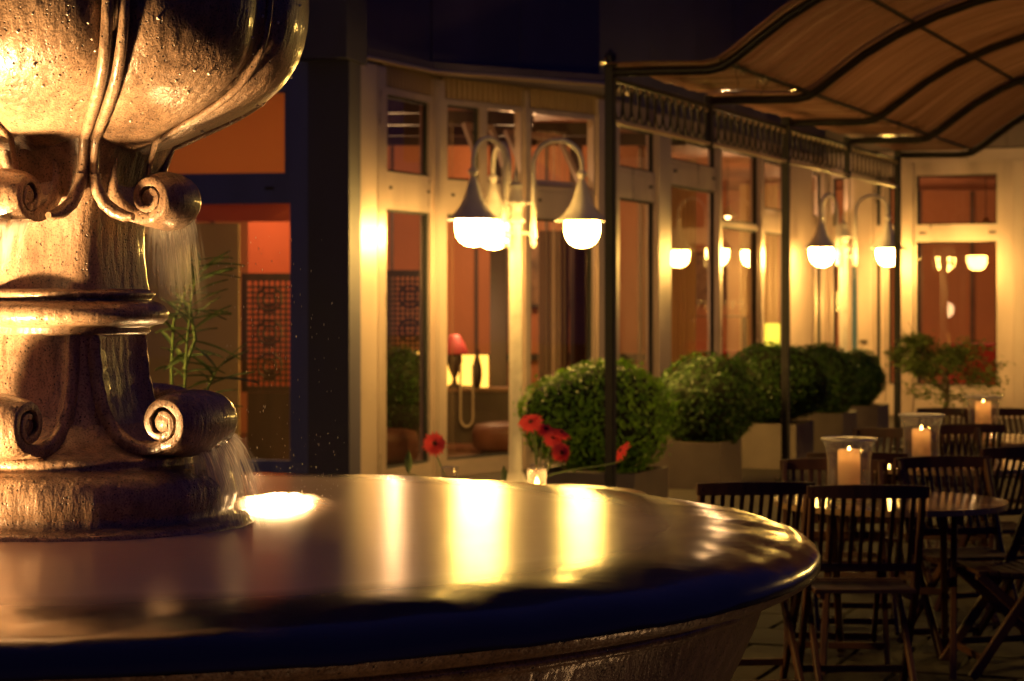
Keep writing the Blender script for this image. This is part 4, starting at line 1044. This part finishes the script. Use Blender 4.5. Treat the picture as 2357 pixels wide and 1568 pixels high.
# ================================================================== BOX SHRUBS IN PLANTERS
def shrub(px, py, Y, rx, rz_, label, n=5200, seed=0, leaf=.017):
    r = random.Random(seed); c = at(px, py, Y)
    t = empty('box_shrub', (c.x, Y, c.z), label=label, cat="shrub", group="clipped box shrubs in planters")
    mb = MB(); vs = []; fs = []
    def surf(d):
        k = 1+.045*sin(4*d.x+seed*1.7)+.04*sin(6*d.z+3*d.y+seed*2.3)+.03*sin(11*d.y-4*d.x+seed); return Vector((d.x*rx*k, d.y*rx*k, d.z*rz_*k))
    for i in range(n):
        z = r.uniform(-.95,1); a = r.uniform(0,2*pi); q = sqrt(1-z*z); d = Vector((q*cos(a), q*sin(a), z))
        p = surf(d)*(1-abs(r.gauss(0,.035))+.02)
        q_ = r.random()
        if q_ < .05: p = p*r.uniform(1.03,1.09)
        nrm = (d+Vector((r.uniform(-.8,.8),r.uniform(-.8,.8),r.uniform(-.5,.9)))).normalized()
        u_ = nrm.cross(Vector((r.uniform(-1,1),r.uniform(-1,1),r.uniform(-1,1)))).normalized(); w_ = nrm.cross(u_)
        s_ = leaf*r.uniform(.6,1.25); o = len(vs)
        vs += [p-u_*s_, p+w_*s_*.55, p+u_*s_, p-w_*s_*.55]; fs.append((o,o+1,o+2,o+3))
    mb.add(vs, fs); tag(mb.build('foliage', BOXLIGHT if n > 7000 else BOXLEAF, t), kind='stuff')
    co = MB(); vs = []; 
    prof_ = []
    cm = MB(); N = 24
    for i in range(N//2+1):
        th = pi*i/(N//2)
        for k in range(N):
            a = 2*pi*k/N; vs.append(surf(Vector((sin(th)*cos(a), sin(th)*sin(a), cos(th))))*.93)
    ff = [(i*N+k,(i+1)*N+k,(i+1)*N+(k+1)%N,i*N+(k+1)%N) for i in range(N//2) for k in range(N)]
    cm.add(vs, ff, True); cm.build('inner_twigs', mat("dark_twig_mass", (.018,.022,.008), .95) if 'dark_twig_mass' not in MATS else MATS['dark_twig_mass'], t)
    return c
def planter(px, Y, half_w, ztop, label):
    x = (px-CX)/F*Y; t = empty('planter', (x,Y,0), rz=radians(-21), label=label, cat="planter", group="square planters under the box shrubs")
    w = half_w; th = .03
    for i, (a, b_) in enumerate((((-w,-w,.0),(w,-w+th,ztop)),((-w,w-th,.0),(w,w,ztop)),((-w,-w+th+.001,.0),(-w+th,w-th-.001,ztop-.001)),((w-th,-w+th+.001,.0),(w,w-th-.001,ztop-.001)))):
        o = MB().box(a,b_).build('side_panel', PLANT, t)
    MB().box((-w+th+.001,-w+th+.001,ztop-.08),(w-th-.001,w-th-.001,ztop-.05)).build('soil', SOIL, t)
    return t
shr = [(1378,958,16.4,.575,.42,"largest and brightest clipped box ball, behind the nearest canopy post"),
       (1626,925,19.0,.50,.39,"dark clipped box ball second from the left in the planter row"),
       (1788,882,21.3,.50,.40,"tall dark box ball crossed by the middle canopy post"),
       (1880,876,23.4,.44,.40,"box ball mostly hidden behind the one at the middle post"),
       (1968,872,25.8,.36,.33,"small bright topped box ball farthest along the planter row")]
for i, s_ in enumerate(shr):
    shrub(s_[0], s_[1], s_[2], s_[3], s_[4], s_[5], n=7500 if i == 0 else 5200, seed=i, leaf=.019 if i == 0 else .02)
for i, (px, Y, w_, zt, lab) in enumerate([(1378,16.4,.42,.34,"planter under the largest box ball, mostly behind the basin rim"),
     (1590,18.9,.36,.40,"pale planter under the second box ball from the left"),(1765,21.2,.38,.43,"planter under the box ball at the middle canopy post"),
     (1880,23.4,.36,.42,"planter under the mostly hidden box ball"),(1968,25.8,.34,.38,"pale planter under the farthest small box ball")]):
    planter(px, Y, w_, zt, lab)
# shrub added behind the pillar window, standing in for a box ball's reflection
shrub(930,905,20.9,.34,.42,"dark leafy shrub added inside the window beside the cream pillar in place of a reflection", n=2500, seed=9)

# small tree at the right
def small_tree(px, Y, label):
    x = (px-CX)/F*Y; t = empty('potted_tree', (x,Y,0), label=label, cat="small tree")
    r = random.Random(21)
    MB().lathe([(.0005,0),(.19,0),(.21,.02),(.26,.38),(.28,.40),(.28,.43),(.25,.43),(.24,.39),(.0005,.385)], 28).build('pot', PLANT, t)
    tips = []; tr = MB()
    BARK = mat("grey_bark", (.12,.09,.06), .9)
    def branch(p, d, L_, rad, lvl):
        pts = [p]; dd = d.copy()
        for i in range(5):
            dd = (dd+Vector((r.uniform(-.25,.25),r.uniform(-.25,.25),r.uniform(-.08,.16)))).normalized(); pts.append(pts[-1]+dd*L_/5)
        tr.tube(pts, [rad*(1-.5*i/5) for i in range(6)], 6)
        if lvl == 0: tips.extend(pts[1:]); return
        for k in range(3 if lvl > 1 else 4):
            a = r.uniform(0,2*pi); nd = (dd*.55+Vector((cos(a),sin(a),r.uniform(-.05,.45)))*.8).normalized()
            branch(pts[3+k%3], nd, L_*.72, rad*.55, lvl-1)
    branch(Vector((0,0,.40)), Vector((.05,0,1)), .50, .032, 3)
    for k in range(120):
        a = r.uniform(0,2*pi); q = sqrt(r.random()); z = r.uniform(-1,1); tips.append(Vector((.47*q*cos(a)*sqrt(1-z*z*.7)+.05, .35*q*sin(a), .95+.26*z+.05*sin(a*3))))
    tr.build('trunk', BARK, t)
    mb = MB(); vs = []; fs = []
    for p in tips:
        if abs(p.x) > .5 or p.z > 1.28 or p.z < .55: continue
        for k in range(15):
            q = p+Vector((r.gauss(0,.045),r.gauss(0,.045),r.gauss(0,.03)))
            nrm = Vector((r.uniform(-.7,.7),r.uniform(-.7,.7),1)).normalized(); u_ = nrm.cross(Vector((r.uniform(-1,1),r.uniform(-1,1),.1))).normalized(); w_ = nrm.cross(u_); s_ = r.uniform(.018,.036); o = len(vs)
            vs += [q-u_*s_, q+w_*s_*.5, q+u_*s_, q-w_*s_*.5]; fs.append((o,o+1,o+2,o+3))
    mb.add(vs, fs); tag(mb.build('crown', TREELEAF, t), kind='stuff'); return t
small_tree(2185, 19.6, "loose leafy small tree in a pot before the right hand window")

# oleander at the left
ol = empty('oleander', ((470-CX)/F*9.0, 9.0, 0), label="oleander with long narrow leaves rising behind the fountain pedestal", cat="shrub")
MB().lathe([(.0005,0),(.17,0),(.22,.36),(.24,.37),(.24,.40),(.2,.40),(.19,.36),(.0005,.35)], 26).build('pot', PLANT, ol)
lm = MB(); N = 7; vs = []; fs = []
for i in range(N):
    t_ = i/(N-1); w_ = .0105*sin(pi*(t_*.93+.04))**.8; z = -.03*t_*t_; vs += [(t_*.15, -w_, z+.004), (t_*.15, 0, z), (t_*.15, w_, z+.004)]
for i in range(N-1): fs += [(3*i,3*i+1,3*i+4,3*i+3),(3*i+1,3*i+2,3*i+5,3*i+4)]
lm.add(vs, fs, True); lo_ = lm.build('leaf', OLEANDER, ol); lme = lo_.data; bpy.data.objects.remove(lo_)
r = random.Random(4); ox, oy = ol.location.x, 9.0
def sprig(pts, nleaf, name='branch'):
    P = [Vector(p)-Vector((ox,oy,0)) for p in pts]
    MB().tube(P, [.009-.0012*i for i in range(len(P))], 6).build(name, STEM, ol)
    for k in range(nleaf):
        f = 1-.62*(k/nleaf)**1.2; seg = f*(len(P)-1); i = min(len(P)-2, int(seg)); q = P[i].lerp(P[i+1], seg-i)
        a = k*2.1+r.uniform(-.3,.3); el = r.uniform(.15,1.1)-(.5*k/nleaf)
        o = inst(lme, 'leaf', ol, q, (r.uniform(-.4,.4), -el, a), (r.uniform(.85,1.35),)*3)
sprig([(ox,oy,.36), at(420,1050,9.0), at(425,900,8.98), at(430,800,8.95), at(440,690,8.95), at(460,600,8.9)], 34)
sprig([(ox,oy,.36), at(440,1060,9.05), at(455,960,9.05), at(480,890,9.0), at(500,850,9.0)], 20)
sprig([(ox,oy,.36), at(400,1050,9.05), at(395,850,9.1), at(400,740,9.05), at(430,665,9.0), at(450,640,9.0)], 26)
sprig([at(425,850,9.0), at(450,780,9.0), at(440,720,9.0)], 10)

# ================================================================== TABLES, CHAIRS, CANDLES
def make_chair():
    t = empty('folding_chair', (0,0,0)); w = .215
    # back posts run from the front feet up to the crest; the other legs from the seat front to the rear feet
    for s in (-1, 1):
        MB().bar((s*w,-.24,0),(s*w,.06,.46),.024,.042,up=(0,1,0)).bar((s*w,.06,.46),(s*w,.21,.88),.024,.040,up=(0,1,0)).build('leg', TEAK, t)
        MB().bar((s*(w-.03),.27,0),(s*(w-.03),-.20,.445),.022,.040,up=(0,1,0)).build('leg', TEAK, t)
    cr = MB(); vs = []
    for i in range(9):
        x = -w-.022+(2*w+.044)*i/8; q = 1-(x/(w+.022))**2; y = .212+.022*q; z0 = .845; z1 = .893+.008*q
        vs += [(x,y-.012,z0),(x,y+.012,z0),(x,y+.012,z1),(x,y-.012,z1)]
    fs = [(4*i+a,4*i+(a+1)%4,4*(i+1)+(a+1)%4,4*(i+1)+a) for i in range(8) for a in range(4)]+[(3,2,1,0),(32,33,34,35)]
    cr.add(vs, fs); cr.build('crest_rail', TEAK, t)
    MB().bar((-w+.012,.105,.55),(w-.012,.105,.55),.022,.034).build('back_rail', TEAK, t)
    sl = MB(); sl.bar((0,.11,.567),(0,.222,.846),.017,.010,up=(0,1,0)); so = sl.build('back_slat', TEAK, t); me = so.data; bpy.data.objects.remove(so)
    for i in range(10):
        x = -w+.04+(2*w-.08)*i/9; inst(me, 'back_slat', t, (x, .012*(1-(x/w)**2), 0))
    ss = MB(); ss.box((-w+.016,-.019,-.008),(w-.016,.019,.008)); so = ss.build('seat_slat', TEAK, t); me = so.data; bpy.data.objects.remove(so)
    for i in range(8): inst(me, 'seat_slat', t, (0, -.19+i*.0475, .457-.010*sin(pi*i/7)))
    for s in (-1,1): MB().bar((s*(w-.045),-.21,.437),(s*(w-.045),.16,.437),.02,.026).build('seat_rail', TEAK, t)
    MB().bar((-w+.042,.21,.06),(w-.042,.21,.06),.018,.03).build('stretcher', TEAK, t)
    MB().bar((-w+.012,-.19,.08),(w-.012,-.19,.08),.018,.03).build('stretcher', TEAK, t)
    return t
def make_table():
    t = empty('round_table', (0,0,0)); R = .50; n = 9; st = 2*R/n; i0 = 0
    for i in range(n):
        y0 = -R+i*st+.003; y1 = -R+(i+1)*st-.003; pts = []
        for y in [y0+(y1-y0)*k/4 for k in range(5)]: pts.append((sqrt(max(0,R*R-y*y))+.001, y))
        ring_ = [(x,y) for x, y in pts]+[(-x,y) for x, y in pts[::-1]]; m = len(ring_)
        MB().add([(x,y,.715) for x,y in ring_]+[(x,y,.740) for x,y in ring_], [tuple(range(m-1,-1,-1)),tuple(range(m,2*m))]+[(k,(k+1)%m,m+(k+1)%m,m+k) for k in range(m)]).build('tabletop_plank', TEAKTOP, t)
    for s in (-1,1):
        MB().bar((s*.27,-.33,0),(s*.27,.30,.714),.03,.05,up=(0,1,0)).build('leg', TEAK, t)
        MB().bar((s*.23,.33,0),(s*.23,-.30,.714),.03,.05,up=(0,1,0)).build('leg', TEAK, t)
        MB().box((s*.30-.015,-.36,.675),(s*.30+.015,.36,.714)).build('bearer', TEAK, t)
    MB().bar((-.215,0,.35),(.215,0,.35),.025,.03).build('stretcher', TEAK, t)
    return t
def make_candle():
    t = empty('candle_lantern', (0,0,0))
    R = .104
    MB().lathe([(.0005,0),(R*.8,0),(R*.88,.006),(R*.90,.02),(R*.88,.10),(R*.90,.19),(R*.98,.235),(R*1.10,.262),(R*1.13,.268),(R*1.09,.270),(R*.96,.24),(R*.87,.19),(R*.85,.10),(R*.87,.022),(R*.80,.010),(.0005,.010)], 40).build('glass', JAR, t)
    c = MB(); c.lathe([(.0005,.011),(.048,.011),(.047,.016),(.047,.205),(.0455,.222),(.042,.226),(.040,.221),(.036,.172),(.0005,.167)], 32, rf=lambda a,r,z: r*(1+(.04*sin(3*a)+.02*sin(7*a) if z > .19 else 0))).build('candle', WAX, t)
    MB().tube([(0,0,.167),(0,0,.182)], .002, 5).build('wick', WICK, t)
    MB().lathe([(.0005,.177),(.008,.184),(.0115,.195),(.009,.212),(.004,.229),(.0005,.240)], 14).build('flame', FLAME, t)
    l = bpy.data.lights.new('candle_light', 'POINT'); l.energy = 3.6; l.color = (1,.56,.18); l.shadow_soft_size = .012
    o = bpy.data.objects.new('light_source', l); C.objects.link(o); o.parent = t; o.location = (0,0,.200)
    MB().tube([(R*1.13*cos(2*pi*k/32), R*1.13*sin(2*pi*k/32), .271) for k in range(32)], .0045, 8, closed=True).build('glass_rim', RIM, t)
    return t
T1 = make_table(); T1.location = (1.64,9.42,0); T1.rotation_euler = (0,0,radians(-12))
T2 = copy_tree(T1); T2.location = (2.28,11.55,0); T2.rotation_euler = (0,0,radians(-18))
T3 = copy_tree(T1); T3.location = (3.0,13.7,0); T3.rotation_euler = (0,0,radians(-21))
T4 = copy_tree(T1); T4.location = (.10,9.75,0); T4.rotation_euler = (0,0,radians(10))
for o, l in ((T1,"round teak table under the nearest candle lantern, right of the basin"),(T2,"round teak table under the middle candle lantern"),(T3,"round teak table under the farthest candle lantern"),(T4,"round teak table hidden behind the basin rim carrying the red flowers")):
    tag(o, l, "table", "round teak tables on the terrace")
K1 = make_candle(); K1.location = (1.448,9.33,.741)
K2 = copy_tree(K1); K2.location = (2.13,11.3,.741); K3 = copy_tree(K1); K3.location = (2.93,13.5,.741)
for kk, zs in ((K2,.88),(K3,1.06)):
    for c_ in kids(kk):
        if c_.name.split('.')[0] in ('candle',): c_.scale = (1,1,zs)
        if c_.name.split('.')[0] in ('flame','wick','light_source'): c_.location.z += .2*(zs-1)
for o, l in ((K1,"nearest and brightest candle lantern, white pillar candle in clear flared glass"),(K2,"middle candle lantern of three, on the second table"),(K3,"farthest candle lantern, before the leafy small tree")):
    tag(o, l, "candle lantern", "glass candle lanterns on the tables")
ch0 = make_chair(); used = []
def place(x, y, face, label):
    """face: direction in degrees the sitter looks, 0 = away from the camera (+Y)"""
    o = ch0 if not used else copy_tree(ch0); used.append(o)
    # chair's own front is -y
    o.location = (x, y, .03); o.scale = (1,1,.955); o.rotation_euler = (0,0,radians(180+face)); tag(o, label, "chair", "slatted folding chairs around the terrace tables"); return o
def pc(px, Y): return (px-CX)/F*Y
place(pc(1998,8.45), 8.45+.21, 0, "nearest folding chair, its back to us before the nearest candle lantern")
place(pc(1727,8.6), 8.6+.21, 6, "folding chair just behind the basin's right rim, left of the nearest chair")
place(pc(1905,9.85), 9.85-.21, 180-6, "reddish lit folding chair behind the nearest candle lantern, facing us")
place(pc(2195,10.0), 10.0-.21, 180+14, "folding chair across the nearest table, right of its candle, facing us")
place(pc(2330,9.3), 9.3, 95, "folding chair cut by the picture's right edge beside the nearest table")
place(pc(1975,10.35), 10.5, -4, "folding chair with its back to us before the middle candle lantern")
place(pc(2035,12.0), 12.0, 180-25, "folding chair left behind the middle candle lantern")
place(pc(2190,12.35), 12.3, 180+8, "folding chair behind the second table, right of the middle candle")
place(pc(2290,11.0), 10.9, 20, "folding chair with its back to us at the second table's right side")
place(pc(2215,12.7), 12.9, 2, "folding chair with its back to us before the farthest candle lantern")
place(pc(2330,14.2), 14.3, 180+10, "folding chair behind the farthest table at the right edge")
place(pc(2175,14.4), 14.35, 180-22, "folding chair behind the farthest table left of its candle")

# flowers on the hidden table
def gerbera(px, py, Y, base, tilt, yaw, R, label, grp="red gerberas in vases behind the basin rim"):
    c = at(px, py, Y); t = empty('gerbera', c, label=label, cat="flower", group=grp)
    rot = Matrix.Rotation(yaw, 3, 'Z') @ Matrix.Rotation(tilt, 3, 'X'); r = random.Random(int(px))
    pm_ = MB(); vs = []; fs = []
    for ringi, (n, L_, lift) in enumerate(((22,R,.0),(20,R*.82,.006),(14,R*.5,.012))):
        for k in range(n):
            a = 2*pi*k/n+ringi*.15+r.uniform(-.05,.05); L2 = L_*r.uniform(.88,1.08); w_ = R*.13; d = Vector((cos(a),sin(a),0)); s_ = Vector((-sin(a),cos(a),0)); o = len(vs)
            z = lift+r.uniform(-.003,.003)
            vs += [d*R*.12+Vector((0,0,z)), d*L2*.6+s_*w_+Vector((0,0,z+.006)), d*L2+Vector((0,0,z-.004)), d*L2*.6-s_*w_+Vector((0,0,z+.006))]
            fs.append((o,o+1,o+2,o+3))
    pm_.add([rot@v for v in vs], fs, True).build('petals', PETAL, t)
    vs = MB().lathe([(.0005,.018),(R*.15,.016),(R*.22,.008),(R*.2,0),(.004,-.012)], 16, M=rot.to_4x4()).build('flower_centre', PCENT, t)
    b_ = Vector(base)-c; nrm = rot@Vector((0,0,-1)); p1 = nrm*.015; p2 = nrm*.08+Vector((0,0,-.03))
    pts = []
    for i in range(10):
        s_ = i/9; pts.append(p1*(1-s_)**3+p2*3*s_*(1-s_)**2+(b_*.7+Vector((0,0,.02)))*3*s_*s_*(1-s_)+b_*s_**3)
    MB().tube(pts, .0032, 6).build('stem', STEM, t)
def vase(x, y, label):
    o = MB().lathe([(.0005,0),(.032,0),(.036,.01),(.038,.08),(.04,.115),(.0395,.118),(.037,.112),(.034,.012),(.0005,.008)], 24, c=(x,y,.741)).build('vase', JAR); tag(o, label, "vase", "small glass vases behind the basin rim"); return o
v1 = (pc(1035,9.75),9.75); v2 = (pc(1240,9.9),9.9)
vase(*v1, "small glass vase left behind the basin rim under the single dark red flower"); vase(*v2, "small glass vase behind the basin rim under the red flower cluster")
b1_ = (v1[0],v1[1],.76); b2_ = (v2[0],v2[1],.76)
gerbera(1000,1022,9.85,b1_, radians(72), radians(5), .062, "dark centred red gerbera facing us left of the lamp post")
gerbera(1224,975,9.9,b2_, radians(48), radians(-25), .060, "highest red gerbera just right of the lamp post")
gerbera(1256,992,9.95,b2_, radians(40), radians(30), .058, "red gerbera in the middle of the flower cluster")
gerbera(1290,1000,9.9,b2_, radians(28), radians(40), .055, "red gerbera at the right end of the flower cluster")
gerbera(1291,1042,9.8,b2_, radians(85), radians(20), .054, "drooping red gerbera below the cluster before the box ball")
gerbera(1212,968,9.98,b2_, radians(35), radians(-60), .055, "small red gerbera tucked behind the highest one beside the lamp post")
gerbera(1272,1010,9.88,b2_, radians(62), radians(10), .052, "red gerbera facing us low in the middle of the flower cluster")
gerbera(1434,1040,9.7,(b2_[0]+.03,b2_[1],.80), radians(60), radians(-75), .06, "lone red gerbera seen edge on leaning right before the canopy post")
# two broad green leaves in the vase
for px, py, s_, lab in ((940,1060,1.0,"broad green leaf left of the dark red flower behind the basin rim"),(1160,1085,.8,"low green leaf tip just left of the lamp post at the basin rim")):
    c = at(px, py, 9.9); mb = MB(); vs = []; fs = []
    for i in range(8):
        t_ = i/7; w_ = .019*s_*sin(pi*min(1,t_*.95+.05)); vs += [(c.x-w_,9.9,c.z-.06+.11*t_*s_),(c.x,9.9+.012,c.z-.06+.11*t_*s_),(c.x+w_,9.9,c.z-.06+.11*t_*s_)]
    for i in range(7): fs += [(3*i,3*i+1,3*i+4,3*i+3),(3*i+1,3*i+2,3*i+5,3*i+4)]
    mb.add(vs, fs, True).tube([(c.x,9.9,c.z-.06),(v1[0] if px<1100 else v2[0],9.9,.77)], .003, 5)
    tag(mb.build('leaf_blade', OLEANDER), lab, "leaf")
# tealight glass by the flowers
tl = empty('tealight_glass', (pc(1236,9.75),9.75,.741), label="small lit tealight glass shining at the basin rim under the flowers", cat="tealight")
MB().lathe([(.0005,0),(.04,0),(.045,.11),(.043,.112),(.038,.006),(.0005,.005)], 24).build('glass', JAR, tl)
MB().lathe([(.0005,.03),(.008,.035),(.011,.045),(.006,.062),(.0005,.075)], 12).build('flame', FLAME, tl)
l = bpy.data.lights.new('tealight_light', 'POINT'); l.energy = .8; l.color = (1,.5,.14); l.shadow_soft_size = .01
o = bpy.data.objects.new('light_source', l); C.objects.link(o); o.parent = tl; o.location = (0,0,.09)
